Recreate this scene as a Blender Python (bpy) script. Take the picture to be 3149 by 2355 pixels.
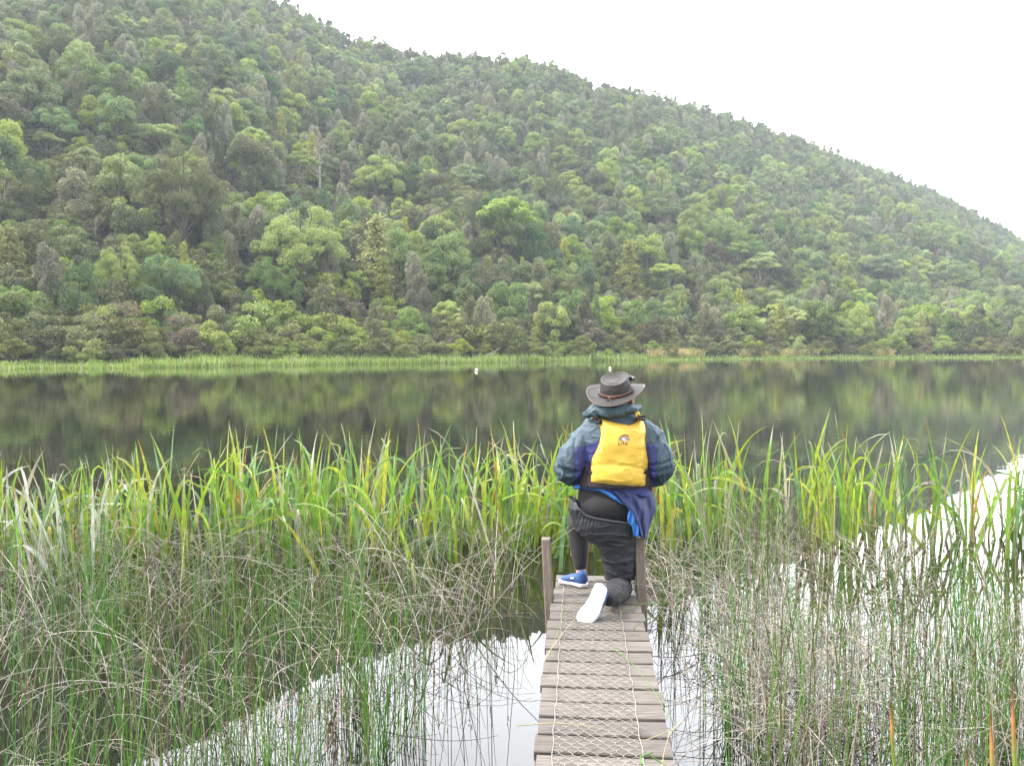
import bpy, math, random
import numpy as np
from mathutils import Vector, Matrix, noise as mnoise

R = math.radians
rng = np.random.default_rng(7)
random.seed(7)
scene = bpy.context.scene
for o in list(bpy.data.objects):
    bpy.data.objects.remove(o)
C = scene.collection

# ------------------------------------------------------------------ camera
CAM_Z, FPX, PITCH = 1.8, 2600.0, math.atan(109.5 / 2600.0)
cam_data = bpy.data.cameras.new("camera")
cam = bpy.data.objects.new("camera", cam_data)
C.objects.link(cam)
cam.location = (0, 0, CAM_Z)
cam.rotation_euler = (R(90) - PITCH, 0, 0)
cam_data.sensor_width = 36.0
cam_data.lens = FPX / 3149.0 * 36.0
cam_data.clip_start, cam_data.clip_end = 0.05, 3000
scene.camera = cam

# ------------------------------------------------------------------ world, sun, exposure
SUN_EL, SUN_AZ = R(50), R(-98)          # azimuth from +Y (view direction), negative = left
w = bpy.data.worlds.new("World")
scene.world = w
w.use_nodes = True
nt = w.node_tree
nt.nodes.clear()


def N(nt, t, **kw):
    n = nt.nodes.new(t)
    for k, v in kw.items():
        setattr(n, k, v)
    return n


def L(nt, a, b):
    nt.links.new(a, b)


def math_node(nt, op, a, b=None, clamp=False):
    n = N(nt, 'ShaderNodeMath', operation=op, use_clamp=clamp)
    for i, v in enumerate((a, b)):
        if v is None:
            continue
        if hasattr(v, 'links'):
            L(nt, v, n.inputs[i])
        else:
            n.inputs[i].default_value = v
    return n.outputs[0]


def mapr(nt, v, a, b, c, d, smooth=True):
    n = N(nt, 'ShaderNodeMapRange')
    n.interpolation_type = 'SMOOTHSTEP' if smooth else 'LINEAR'
    L(nt, v, n.inputs[0])
    for i, x in enumerate((a, b, c, d)):
        n.inputs[i + 1].default_value = x
    return n.outputs[0]


def mixc(nt, f, a, b, mode='MIX'):
    n = N(nt, 'ShaderNodeMix', data_type='RGBA', blend_type=mode)
    for i, v in ((0, f), (6, a), (7, b)):
        if hasattr(v, 'links'):
            L(nt, v, n.inputs[i])
        else:
            n.inputs[i].default_value = v if i == 0 else (tuple(v) + (1,))[:4]
    return n.outputs[2]


SKY_FRONT, SKY_BACK, SKY_TOP = 9.0, 1.2, 2.6
sky = N(nt, 'ShaderNodeTexSky')
sky.sky_type = 'NISHITA'
sky.sun_disc = False
sky.sun_elevation = SUN_EL
sky.sun_rotation = SUN_AZ
sky.dust_density = 4
tc = N(nt, 'ShaderNodeTexCoord')
sx = N(nt, 'ShaderNodeSeparateXYZ')
L(nt, tc.outputs['Generated'], sx.inputs[0])
front = mapr(nt, sx.outputs[1], -0.5, 0.9, SKY_BACK, SKY_FRONT)
upm = mapr(nt, sx.outputs[2], 0.5, 1.0, 0.0, 1.0)
cl = N(nt, 'ShaderNodeTexNoise')
cl.inputs['Scale'].default_value = 2.6
cl.inputs['Detail'].default_value = 5
L(nt, tc.outputs['Generated'], cl.inputs['Vector'])
mx = N(nt, 'ShaderNodeMix', data_type='FLOAT')
L(nt, upm, mx.inputs[0]); L(nt, front, mx.inputs[2]); mx.inputs[3].default_value = SKY_TOP
cloudf = mapr(nt, cl.outputs[0], 0.3, 0.7, 0.72, 1.12)
val = math_node(nt, 'MULTIPLY', mx.outputs[0], cloudf)
white = N(nt, 'ShaderNodeVectorMath', operation='SCALE')
white.inputs[0].default_value = (0.965, 0.975, 1.0)
L(nt, val, white.inputs[3])
nis = N(nt, 'ShaderNodeVectorMath', operation='SCALE')
L(nt, sky.outputs[0], nis.inputs[0]); nis.inputs[3].default_value = 0.1
add = N(nt, 'ShaderNodeVectorMath', operation='ADD')
L(nt, white.outputs[0], add.inputs[0]); L(nt, nis.outputs[0], add.inputs[1])
bg = N(nt, 'ShaderNodeBackground')
L(nt, add.outputs[0], bg.inputs[0]); bg.inputs[1].default_value = 1.0
wo = N(nt, 'ShaderNodeOutputWorld')
L(nt, bg.outputs[0], wo.inputs[0])

sl = bpy.data.lights.new("sun", 'SUN')
sl.energy = 5.0
sl.angle = R(1.0)
sl.color = (1.0, 0.95, 0.86)
sun = bpy.data.objects.new("sun", sl)
C.objects.link(sun)
sd = Vector((math.sin(SUN_AZ) * math.cos(SUN_EL), math.cos(SUN_AZ) * math.cos(SUN_EL), math.sin(SUN_EL)))
sun.rotation_euler = sd.to_track_quat('Z', 'Y').to_euler()
sun.location = sd * 50

scene.view_settings.view_transform = 'Standard'
scene.view_settings.look = 'None'
scene.view_settings.gamma = 1
scene.view_settings.exposure = 0.12
cy = scene.cycles
cy.max_bounces = 6
cy.diffuse_bounces = 3
cy.glossy_bounces = 3
cy.transmission_bounces = 3
cy.transparent_max_bounces = 4
cy.volume_bounces = 0
cy.caustics_reflective = False
cy.caustics_refractive = False
cy.sample_clamp_indirect = 6
cy.use_denoising = True
try:
    cy.denoising_prefilter = 'ACCURATE'
except Exception:
    pass


# ------------------------------------------------------------------ pixel helpers (3149 x 2355 photo pixels)
def ray(px, py):
    x, y = (px - 1574.5) / FPX, -(py - 1177.5) / FPX
    return np.array([x, math.cos(PITCH) + math.sin(PITCH) * y, -math.sin(PITCH) + math.cos(PITCH) * y])


def at(px, py, Y):
    d = ray(px, py)
    return Vector(d * (Y / d[1]) + np.array([0, 0, CAM_Z]))


def gnd(px, py, z):
    d = ray(px, py)
    return Vector(d * ((z - CAM_Z) / d[2]) + np.array([0, 0, CAM_Z]))


def proj(P):
    P = np.asarray(P, float) - np.array([0, 0, CAM_Z])
    c, s = math.cos(PITCH), math.sin(PITCH)
    f = P[..., 1] * c - P[..., 2] * s
    v = P[..., 1] * s + P[..., 2] * c
    return 1574.5 + FPX * P[..., 0] / f, 1177.5 - FPX * v / f


# ------------------------------------------------------------------ object helpers
def tag(o, label=None, cat=None, group=None, kind=None):
    if label: o['label'] = label
    if cat: o['category'] = cat
    if group: o['group'] = group
    if kind: o['kind'] = kind
    return o


def empty(name, loc, label=None, cat=None, group=None, rz=0):
    o = bpy.data.objects.new(name, None)
    C.objects.link(o)
    o.location = loc
    o.rotation_euler = (0, 0, rz)
    o.empty_display_size = 0.1
    return tag(o, label, cat, group)


def wloc(o):
    v = Vector((0, 0, 0))
    while o is not None:
        v = v + o.location
        o = o.parent
    return v


def mesh_np(name, V, F, col=None, smooth=True, rnd=None):
    """V (n,3); F list of arrays, each (m,k)."""
    me = bpy.data.meshes.new(name)
    V = np.asarray(V, np.float32)
    F = [np.asarray(f, np.int32) for f in F if len(f)]
    me.vertices.add(len(V))
    me.vertices.foreach_set('co', V.ravel())
    nl = sum(f.size for f in F)
    me.loops.add(nl)
    me.loops.foreach_set('vertex_index', np.concatenate([f.ravel() for f in F]))
    npoly = sum(len(f) for f in F)
    me.polygons.add(npoly)
    tot = np.concatenate([np.full(len(f), f.shape[1], np.int32) for f in F])
    st = np.concatenate([[0], np.cumsum(tot)[:-1]]).astype(np.int32)
    me.polygons.foreach_set('loop_start', st)
    me.polygons.foreach_set('loop_total', tot)
    me.polygons.foreach_set('use_smooth', np.full(npoly, smooth))
    if col is not None:
        a = me.color_attributes.new('col', 'FLOAT_COLOR', 'POINT')
        c4 = np.ones((len(V), 4), np.float32)
        c4[:, :3] = col
        a.data.foreach_set('color', c4.ravel())
    me.update(calc_edges=True)
    me.validate()
    return me


def mk(name, me, mat=None, parent=None):
    """link mesh (world coordinates) under parent, keeping vertices relative to it"""
    o = bpy.data.objects.new(name, me)
    C.objects.link(o)
    if mat is not None:
        for m in (mat if isinstance(mat, (list, tuple)) else [mat]):
            me.materials.append(m)
    if parent is not None:
        o.parent = parent
        me.transform(Matrix.Translation(-wloc(parent)))
    return o


def root_mesh(name, me, mat, loc):
    """a thing that is one mesh, with its origin at loc"""
    o = bpy.data.objects.new(name, me)
    C.objects.link(o)
    me.materials.append(mat)
    me.transform(Matrix.Translation(-Vector(loc)))
    o.location = loc
    return o


class MB:
    def __init__(s):
        s.V = []; s.F = {}; s.col = []; s.n = 0

    def add(s, V, F, col=None):
        V = np.asarray(V, float)
        for f in F:
            f = np.asarray(f, int)
            if len(f):
                s.F.setdefault(f.shape[1], []).append(f + s.n)
        s.V.append(V)
        c = np.zeros((len(V), 3)) if col is None else np.broadcast_to(np.asarray(col, float), (len(V), 3))
        s.col.append(c)
        s.n += len(V)
        return s

    def mesh(s, name, smooth=True, col=False):
        V = np.concatenate(s.V)
        F = [np.concatenate(v) for v in s.F.values()]
        return mesh_np(name, V, F, np.concatenate(s.col) if col else None, smooth)

    def box(s, c, h, M=None, col=None, jit=0):
        c = np.asarray(c, float); h = np.asarray(h, float)
        P = np.array([[x, y, z] for x in (-1, 1) for y in (-1, 1) for z in (-1, 1)], float) * h
        if jit: P += rng.normal(0, jit, P.shape)
        if M is not None: P = P @ np.array(M).T
        s.add(P + c, [[[0, 1, 3, 2], [4, 6, 7, 5], [0, 4, 5, 1], [2, 3, 7, 6], [0, 2, 6, 4], [1, 5, 7, 3]]], col)
        return s

    def tube(s, pts, rad, n=6, col=None, cap=True):
        pts = np.asarray(pts, float); K = len(pts)
        rad = np.broadcast_to(np.asarray(rad, float), (K,))
        T = np.gradient(pts, axis=0)
        T /= np.linalg.norm(T, axis=1)[:, None] + 1e-9
        ref = np.array([0, 0, 1.0]) if abs(T[:, 2]).mean() < 0.8 else np.array([1.0, 0, 0])
        A = np.cross(T, ref); A /= np.linalg.norm(A, axis=1)[:, None] + 1e-9
        B = np.cross(T, A)
        th = np.linspace(0, 2 * math.pi, n, endpoint=False)
        ring = A[:, None, :] * np.cos(th)[None, :, None] + B[:, None, :] * np.sin(th)[None, :, None]
        V = (pts[:, None, :] + ring * rad[:, None, None]).reshape(-1, 3)
        F = []
        i = np.arange(K - 1)[:, None] * n; j = np.arange(n)[None, :]; j2 = (j + 1) % n
        Q = np.stack([i + j, i + j2, i + n + j2, i + n + j], -1).reshape(-1, 4)
        F.append(Q)
        if cap:
            F.append(np.array([list(range(n))]))
            F.append(np.array([list(range((K - 1) * n, K * n))[::-1]]))
        cc = None
        if col is not None:
            col = np.asarray(col, float)
            cc = np.repeat(col, n, axis=0) if col.ndim == 2 else col
        s.add(V, F, cc)
        return s

    def ell(s, c, r, M=None, nu=20, nv=12, col=None):
        th = np.linspace(0, 2 * math.pi, nu, endpoint=False)
        ph = np.linspace(0, math.pi, nv + 1)[1:-1]
        P = [[0, 0, 1.0]]
        for p in ph:
            for t in th: P.append([math.sin(p) * math.cos(t), math.sin(p) * math.sin(t), math.cos(p)])
        P.append([0, 0, -1.0])
        P = np.array(P) * np.asarray(r, float)
        if M is not None: P = P @ np.array(M).T
        T = []; Q = []
        for j in range(nu):
            T.append([0, 1 + j, 1 + (j + 1) % nu])
            b = 1 + (nv - 2) * nu
            T.append([len(P) - 1, b + (j + 1) % nu, b + j])
        for k in range(nv - 2):
            for j in range(nu):
                a = 1 + k * nu + j; b = 1 + k * nu + (j + 1) % nu
                Q.append([a, a + nu, b + nu, b])
        s.add(P + np.asarray(c, float), [T, Q], col)
        return s

    def loft(s, secs, n=28, up=(0, 0, 1), side=None, p=2.0, col=None):
        """secs: (centre, ra, rb); ra along 'side' direction, rb across; frame from the path tangent"""
        cs = np.array([list(c) for c, _, _ in secs], float)
        T = np.gradient(cs, axis=0)
        T /= np.linalg.norm(T, axis=1)[:, None] + 1e-9
        sd_ = np.array(side if side is not None else (1, 0, 0), float)
        V = []
        for k, (c, ra, rb) in enumerate(secs):
            a = sd_ - T[k] * np.dot(sd_, T[k]); a /= np.linalg.norm(a) + 1e-9
            b = np.cross(T[k], a)
            for j in range(n):
                t = 2 * math.pi * j / n
                ct, st = math.cos(t), math.sin(t)
                ct = math.copysign(abs(ct) ** (2 / p), ct); st = math.copysign(abs(st) ** (2 / p), st)
                V.append(cs[k] + a * ra * ct + b * rb * st)
        K = len(secs)
        i = np.arange(K - 1)[:, None] * n; j = np.arange(n)[None, :]; j2 = (j + 1) % n
        Q = np.stack([i + j, i + j2, i + n + j2, i + n + j], -1).reshape(-1, 4)
        s.add(V, [Q, [list(range(n))[::-1]], [list(range((K - 1) * n, K * n))]], col)
        return s

    def limb(s, pts, n=18, col=None, sub=6):
        """pts: (point, radius) joints; smooth interpolated tapered tube with round ends"""
        P = np.array([list(p) for p, _ in pts], float); r = np.array([q for _, q in pts], float)
        t = np.arange(len(P)); tt = np.linspace(0, len(P) - 1, (len(P) - 1) * sub + 1)
        from_np = lambda a: np.interp(tt, t, a)
        X = np.stack([from_np(P[:, i]) for i in range(3)], 1); rr = from_np(r)
        for _ in range(2):
            X[1:-1] = (X[:-2] + 2 * X[1:-1] + X[2:]) / 4; rr[1:-1] = (rr[:-2] + 2 * rr[1:-1] + rr[2:]) / 4
        s.tube(X, rr, n, col)
        s.ell(X[0], [rr[0]] * 3, nu=14, nv=8, col=col); s.ell(X[-1], [rr[-1]] * 3, nu=14, nv=8, col=col)
        return s


def fused(name, mb, voxel, smooth_it=3, disp=None):
    """voxel-fuse the overlapping closed shapes in mb to one skin, smooth, displace; returns a mesh"""
    me = mb.mesh(name + '_tmp')
    o = bpy.data.objects.new('tmp', me)
    C.objects.link(o)
    m = o.modifiers.new('r', 'REMESH'); m.mode = 'VOXEL'; m.voxel_size = voxel; m.use_smooth_shade = True
    if smooth_it:
        m2 = o.modifiers.new('s', 'SMOOTH'); m2.factor = 0.5; m2.iterations = smooth_it
    dg = bpy.context.evaluated_depsgraph_get()
    ev = o.evaluated_get(dg)
    out = bpy.data.meshes.new_from_object(ev)
    bpy.data.objects.remove(o); bpy.data.meshes.remove(me)
    out.name = name
    if disp is not None:
        n = len(out.vertices)
        co = np.empty(n * 3, np.float32); out.vertices.foreach_get('co', co); co = co.reshape(-1, 3)
        no = np.empty(n * 3, np.float32); out.vertices.foreach_get('normal', no); no = no.reshape(-1, 3)
        d = np.array([disp(co[i], no[i]) for i in range(n)], np.float32)
        co += no * d[:, None]
        out.vertices.foreach_set('co', co.ravel()); out.update()
    out.polygons.foreach_set('use_smooth', [True] * len(out.polygons))
    return out


def set_col(me, fn):
    n = len(me.vertices)
    co = np.empty(n * 3, np.float32); me.vertices.foreach_get('co', co); co = co.reshape(-1, 3)
    a = me.color_attributes.new('col', 'FLOAT_COLOR', 'POINT')
    c4 = np.ones((n, 4), np.float32); c4[:, :3] = fn(co)
    a.data.foreach_set('color', c4.ravel())


# ------------------------------------------------------------------ materials
def pmat(name, col, rough=0.7, noise_amt=0.2, noise_scale=8, bump=0.0, bump_scale=60, spec=0.5, metallic=0, attr=False, sheen=0, stretch=None):
    m = bpy.data.materials.new(name); m.use_nodes = True
    nt = m.node_tree; b = nt.nodes['Principled BSDF']
    b.inputs['Roughness'].default_value = rough
    b.inputs['Specular IOR Level'].default_value = spec
    b.inputs['Metallic'].default_value = metallic
    if sheen: b.inputs['Sheen Weight'].default_value = sheen
    t = N(nt, 'ShaderNodeTexCoord')
    vec = t.outputs['Object']
    if stretch:
        mp = N(nt, 'ShaderNodeMapping'); mp.inputs['Scale'].default_value = stretch
        L(nt, vec, mp.inputs[0]); vec = mp.outputs[0]
    n = N(nt, 'ShaderNodeTexNoise'); n.inputs['Scale'].default_value = noise_scale; n.inputs['Detail'].default_value = 6
    L(nt, vec, n.inputs['Vector'])
    f = mapr(nt, n.outputs[0], 0.25, 0.75, 1 - noise_amt, 1 + noise_amt, False)
    if attr:
        a = N(nt, 'ShaderNodeAttribute'); a.attribute_name = 'col'; base = a.outputs['Color']
    else:
        rgb = N(nt, 'ShaderNodeRGB'); rgb.outputs[0].default_value = tuple(col) + (1,); base = rgb.outputs[0]
    v = N(nt, 'ShaderNodeVectorMath', operation='SCALE')
    L(nt, base, v.inputs[0]); L(nt, f, v.inputs[3])
    L(nt, v.outputs[0], b.inputs['Base Color'])
    if bump:
        n2 = N(nt, 'ShaderNodeTexNoise'); n2.inputs['Scale'].default_value = bump_scale; n2.inputs['Detail'].default_value = 4
        L(nt, vec, n2.inputs['Vector'])
        bp = N(nt, 'ShaderNodeBump'); bp.inputs['Strength'].default_value = bump; bp.inputs['Distance'].default_value = 0.02
        L(nt, n2.outputs[0], bp.inputs['Height']); L(nt, bp.outputs[0], b.inputs['Normal'])
    return m


LEAF_GAIN = 2.2
def leaf_mat(name, c1, c2, var=0.24, trans=0.3):
    c1 = tuple(x_ * g_ * LEAF_GAIN for x_, g_ in zip(c1, (1.17, 1.0, .88))); c2 = tuple(x_ * g_ * LEAF_GAIN for x_, g_ in zip(c2, (1.17, 1.0, .88)))
    """foliage: colour between c1 and c2 by leaf, brightness by tree"""
    m = bpy.data.materials.new(name); m.use_nodes = True
    nt = m.node_tree; b = nt.nodes['Principled BSDF']; out = nt.nodes['Material Output']
    g = N(nt, 'ShaderNodeNewGeometry'); oi = N(nt, 'ShaderNodeObjectInfo')
    tcn = N(nt, 'ShaderNodeTexCoord')
    n = N(nt, 'ShaderNodeTexNoise'); n.inputs['Scale'].default_value = 0.55; n.inputs['Detail'].default_value = 2
    L(nt, tcn.outputs['Object'], n.inputs['Vector'])
    mixf = math_node(nt, 'ADD', math_node(nt, 'MULTIPLY', g.outputs['Random Per Island'], 0.55), mapr(nt, n.outputs[0], 0.35, 0.65, 0, 0.45))
    col = mixc(nt, mixf, c1, c2)
    hv = N(nt, 'ShaderNodeHueSaturation'); L(nt, col, hv.inputs['Color'])
    L(nt, mapr(nt, oi.outputs['Random'], 0, 1, 1 - var, 1 + var, False), hv.inputs['Value'])
    r2 = math_node(nt, 'FRACT', math_node(nt, 'MULTIPLY', oi.outputs['Random'], 17.31))
    L(nt, mapr(nt, r2, 0, 1, 0.480, 0.508, False), hv.inputs['Hue'])
    r3 = math_node(nt, 'FRACT', math_node(nt, 'MULTIPLY', oi.outputs['Random'], 51.7))
    L(nt, mapr(nt, r3, 0, 1, 0.76, 1.08, False), hv.inputs['Saturation'])
    L(nt, hv.outputs[0], b.inputs['Base Color'])
    b.inputs['Roughness'].default_value = 0.55
    b.inputs['Specular IOR Level'].default_value = 0.35
    tr = N(nt, 'ShaderNodeBsdfTranslucent'); L(nt, hv.outputs[0], tr.inputs[0])
    ms = N(nt, 'ShaderNodeMixShader'); ms.inputs[0].default_value = trans
    L(nt, b.outputs[0], ms.inputs[1]); L(nt, tr.outputs[0], ms.inputs[2]); L(nt, ms.outputs[0], out.inputs[0])
    return m


def blade_mat(name, trans=0.35, rough=0.4, spec=0.5):
    m = bpy.data.materials.new(name); m.use_nodes = True
    nt = m.node_tree; b = nt.nodes['Principled BSDF']; out = nt.nodes['Material Output']
    a = N(nt, 'ShaderNodeAttribute'); a.attribute_name = 'col'
    tcn = N(nt, 'ShaderNodeTexCoord')
    n = N(nt, 'ShaderNodeTexNoise'); n.inputs['Scale'].default_value = 14; n.inputs['Detail'].default_value = 4
    L(nt, tcn.outputs['Object'], n.inputs['Vector'])
    v = N(nt, 'ShaderNodeVectorMath', operation='SCALE')
    L(nt, a.outputs['Color'], v.inputs[0]); L(nt, mapr(nt, n.outputs[0], 0.3, 0.7, 0.75, 1.2), v.inputs[3])
    L(nt, v.outputs[0], b.inputs['Base Color'])
    b.inputs['Roughness'].default_value = rough; b.inputs['Specular IOR Level'].default_value = spec
    tr = N(nt, 'ShaderNodeBsdfTranslucent'); L(nt, v.outputs[0], tr.inputs[0])
    ms = N(nt, 'ShaderNodeMixShader'); ms.inputs[0].default_value = trans
    L(nt, b.outputs[0], ms.inputs[1]); L(nt, tr.outputs[0], ms.inputs[2]); L(nt, ms.outputs[0], out.inputs[0])
    return m


M_bark = pmat('bark_brown', (0.10, 0.085, 0.07), 0.9, 0.4, 3)
M_barkw = pmat('bark_pale', (0.34, 0.32, 0.28), 0.85, 0.3, 2)
M_soil = pmat('forest_floor', (0.018, 0.028, 0.010), 0.95, 0.5, 0.4)

# ------------------------------------------------------------------ terrain
S_ = 1.4236
rp = [(-900, -420), (-300, -330), (0, -260), (350, -150), (500, -75), (640, 0), (740, 50), (860, 84), (1000, 103), (1130, 108), (1190, 125),
      (1280, 163), (1340, 166), (1450, 195), (1600, 240), (1700, 275), (1850, 335), (2000, 390), (2100, 440), (2212, 505), (2500, 620), (3000, 680)]
RU = []; RT = []
for x_, y_ in rp:
    d_ = ray(x_ * S_, y_ * S_)
    RU.append(d_[0] / d_[1]); RT.append(d_[2] / d_[1])
sp = [(-900, 62), (0, 72), (300, 77), (700, 90), (1000, 100), (1400, 120), (1700, 138), (2200, 152), (3000, 160)]
SU = [(x_ * S_ - 1574.5) / FPX for x_, _ in sp]; SY = [d for _, d in sp]
HU = 8.0


def shoreY(u): return np.interp(u, SU, SY) + 0.9 * np.sin(u * 55) + 0.6 * np.sin(u * 131 + 1)
def ridgeY(u): return np.interp(u, [-0.8, -0.6, 0, 0.3, 0.62, 0.9], [330, 330, 340, 400, 480, 520])


def terrain(X, Y):
    X = np.asarray(X, float); Y = np.asarray(Y, float)
    Ys = np.maximum(Y, 1.0)
    u = X / Ys
    ys, yr = shoreY(u), ridgeY(u)
    hr = CAM_Z + np.interp(u, RU, RT) * yr - HU
    d = Y - ys
    d1 = np.interp(u, [-0.6, -0.1, 0.15, 0.6], [8, 14, 28, 62])
    h1 = 0.25 + 0.05 * d1
    t = np.clip((d - d1) / (yr - ys - d1), 0, None)
    up = h1 + (hr - h1) * (0.86 * t + 0.14 * t * t)
    over = hr - (t - 1) * 60
    h = np.where(d < d1, 0.25 + 0.05 * d, np.where(t < 1, up, over))
    und = (np.sin(X * 0.045 + 1.3 * np.sin(Y * 0.021)) * 2.6 + np.sin(X * 0.11 + Y * 0.05) * 1.2) * np.clip(t * 5, 0, 1) * np.clip((1.05 - t) * 4, 0.15, 1)
    h = h + und
    h = np.where(d < 0, np.maximum(-1.2, d * 0.25 - 0.05) + np.clip(0.25 + d * 2, 0, 0.25), h)
    return h


xs = np.arange(-560, 700, 5.0); ys_ = np.concatenate([np.arange(50, 180, 2.0), np.arange(180, 600, 5.0)])
GX, GY = np.meshgrid(xs, ys_)
GZ = terrain(GX, GY)
V = np.stack([GX, GY, GZ], -1).reshape(-1, 3)
nx, ny = len(xs), len(ys_)
i, j = np.meshgrid(np.arange(ny - 1), np.arange(nx - 1), indexing='ij')
a = (i * nx + j).ravel()
me = mesh_np('hillside', V, [np.stack([a, a + 1, a + nx + 1, a + nx], -1)])
hill = mk('hill', me, M_soil); tag(hill, kind='structure')

# land behind the photographer
me = mesh_np('bank', np.array([[-60, -30, -0.5], [60, -30, -0.5], [60, 0.2, -0.4], [-60, 0.2, -0.4], [-60, -30, 0.5], [60, -30, 0.5], [60, -1.2, 0.22], [-60, -1.2, 0.22]]),
             [np.array([[0, 1, 5, 4], [1, 2, 6, 5], [2, 3, 7, 6], [3, 0, 4, 7], [4, 5, 6, 7]])], smooth=False)
bank = mk('ground', me, M_soil); tag(bank, kind='structure')

# lake
M_water = bpy.data.materials.new('lake_water'); M_water.use_nodes = True
nt = M_water.node_tree; b = nt.nodes['Principled BSDF']
b.inputs['Base Color'].default_value = (0.010, 0.010, 0.006, 1)
b.inputs['Roughness'].default_value = 0.006
b.inputs['IOR'].default_value = 1.5
t = N(nt, 'ShaderNodeTexCoord')
mp = N(nt, 'ShaderNodeMapping'); mp.inputs['Scale'].default_value = (1.0, 1.6, 1); L(nt, t.outputs['Object'], mp.inputs[0])
n1 = N(nt, 'ShaderNodeTexNoise'); n1.inputs['Scale'].default_value = 1.6; n1.inputs['Detail'].default_value = 3; L(nt, mp.outputs[0], n1.inputs['Vector'])
n2 = N(nt, 'ShaderNodeTexNoise'); n2.inputs['Scale'].default_value = 9; n2.inputs['Detail'].default_value = 2; L(nt, mp.outputs[0], n2.inputs['Vector'])
# open water carries finer ripples than the sheltered shallows among the rushes
sy = N(nt, 'ShaderNodeSeparateXYZ'); L(nt, t.outputs['Object'], sy.inputs[0])
wind = mapr(nt, sy.outputs[1], 7, 22, 0.12, 1.0)
hsum = math_node(nt, 'ADD', n1.outputs[0], math_node(nt, 'MULTIPLY', n2.outputs[0], 0.16))
bp = N(nt, 'ShaderNodeBump'); bp.inputs['Distance'].default_value = 0.02
L(nt, math_node(nt, 'MULTIPLY', wind, 0.12), bp.inputs['Strength']); L(nt, hsum, bp.inputs['Height']); L(nt, bp.outputs[0], b.inputs['Normal'])
me = mesh_np('lake', np.array([[-470, -25, 0], [600, -25, 0], [600, 175, 0], [-470, 175, 0]]), [np.array([[0, 1, 2, 3]])], smooth=False)
water = mk('water', me, M_water); tag(water, kind='structure')

# ------------------------------------------------------------------ trees
def unit(n):
    v = rng.normal(0, 1, (n, 3)); return v / np.linalg.norm(v, axis=1)[:, None]


def leaves(centres, normals, size, jit=0.55, aspect=0.62):
    """diamond leaf sprays: (n,3) centres, normals"""
    n = len(centres)
    nn = normals + rng.normal(0, jit, (n, 3)); nn /= np.linalg.norm(nn, axis=1)[:, None]
    t = np.cross(nn, unit(n)); t /= np.linalg.norm(t, axis=1)[:, None] + 1e-9
    bq = np.cross(nn, t)
    s = size * rng.uniform(0.6, 1.35, (n, 1))
    V = np.stack([centres + t * s, centres + bq * s * aspect + nn * s * 0.15, centres - t * s, centres - bq * s * aspect + nn * s * 0.15], 1).reshape(-1, 3)
    F = np.arange(n * 4).reshape(-1, 4)
    return V, F


def lobes_to_leaves(lobes, total, size, zmin=-0.45, jit=0.5):
    area = np.array([r[0] * r[1] for _, r in lobes]); cnt = np.maximum(8, (area / area.sum() * total).astype(int))
    Vs, Fs, n0 = [], [], 0
    for (c, r), k in zip(lobes, cnt):
        d = unit(int(k * 1.7)); d = d[d[:, 2] > zmin][:k]
        sh = rng.uniform(0.72, 1.08, (len(d), 1))
        P = np.asarray(c) + d * np.asarray(r) * sh
        Vv, Ff = leaves(P, d * 1.0 + np.array([0, 0, 0.25]), size, jit)
        Vs.append(Vv); Fs.append(Ff + n0); n0 += len(Vv)
    return np.concatenate(Vs), np.concatenate(Fs)


def trunk_to(mb, H, lobes, r0, base_off=(0, 0), frac=0.9, k=6, lean=0.3):
    top = np.array([rng.normal(0, lean), rng.normal(0, lean), H * frac])
    ts = np.linspace(0, 1, 7)
    base = np.array([base_off[0], base_off[1], -0.8])
    pts = base + (top - base) * ts[:, None] + np.stack([np.sin(ts * 5 + rng.uniform(0, 6)) * 0.12, np.cos(ts * 4) * 0.12, ts * 0], 1) * H / 10
    mb.tube(pts, r0 * (1 - 0.8 * ts), 6)
    idx = rng.permutation(len(lobes))[:k]
    for q in idx:
        c = np.asarray(lobes[q][0], float)
        h0 = np.clip((c[2] / H) * rng.uniform(0.45, 0.7), 0.15, 0.85)
        a0 = base + (top - base) * h0
        mid = (a0 + c) / 2 + np.array([0, 0, -0.06 * H * rng.uniform(0, 1)]) + rng.normal(0, 0.15, 3)
        mb.tube(np.array([a0, mid, c]), [r0 * 0.4, r0 * 0.26, r0 * 0.1], 5)
    return mb


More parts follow.
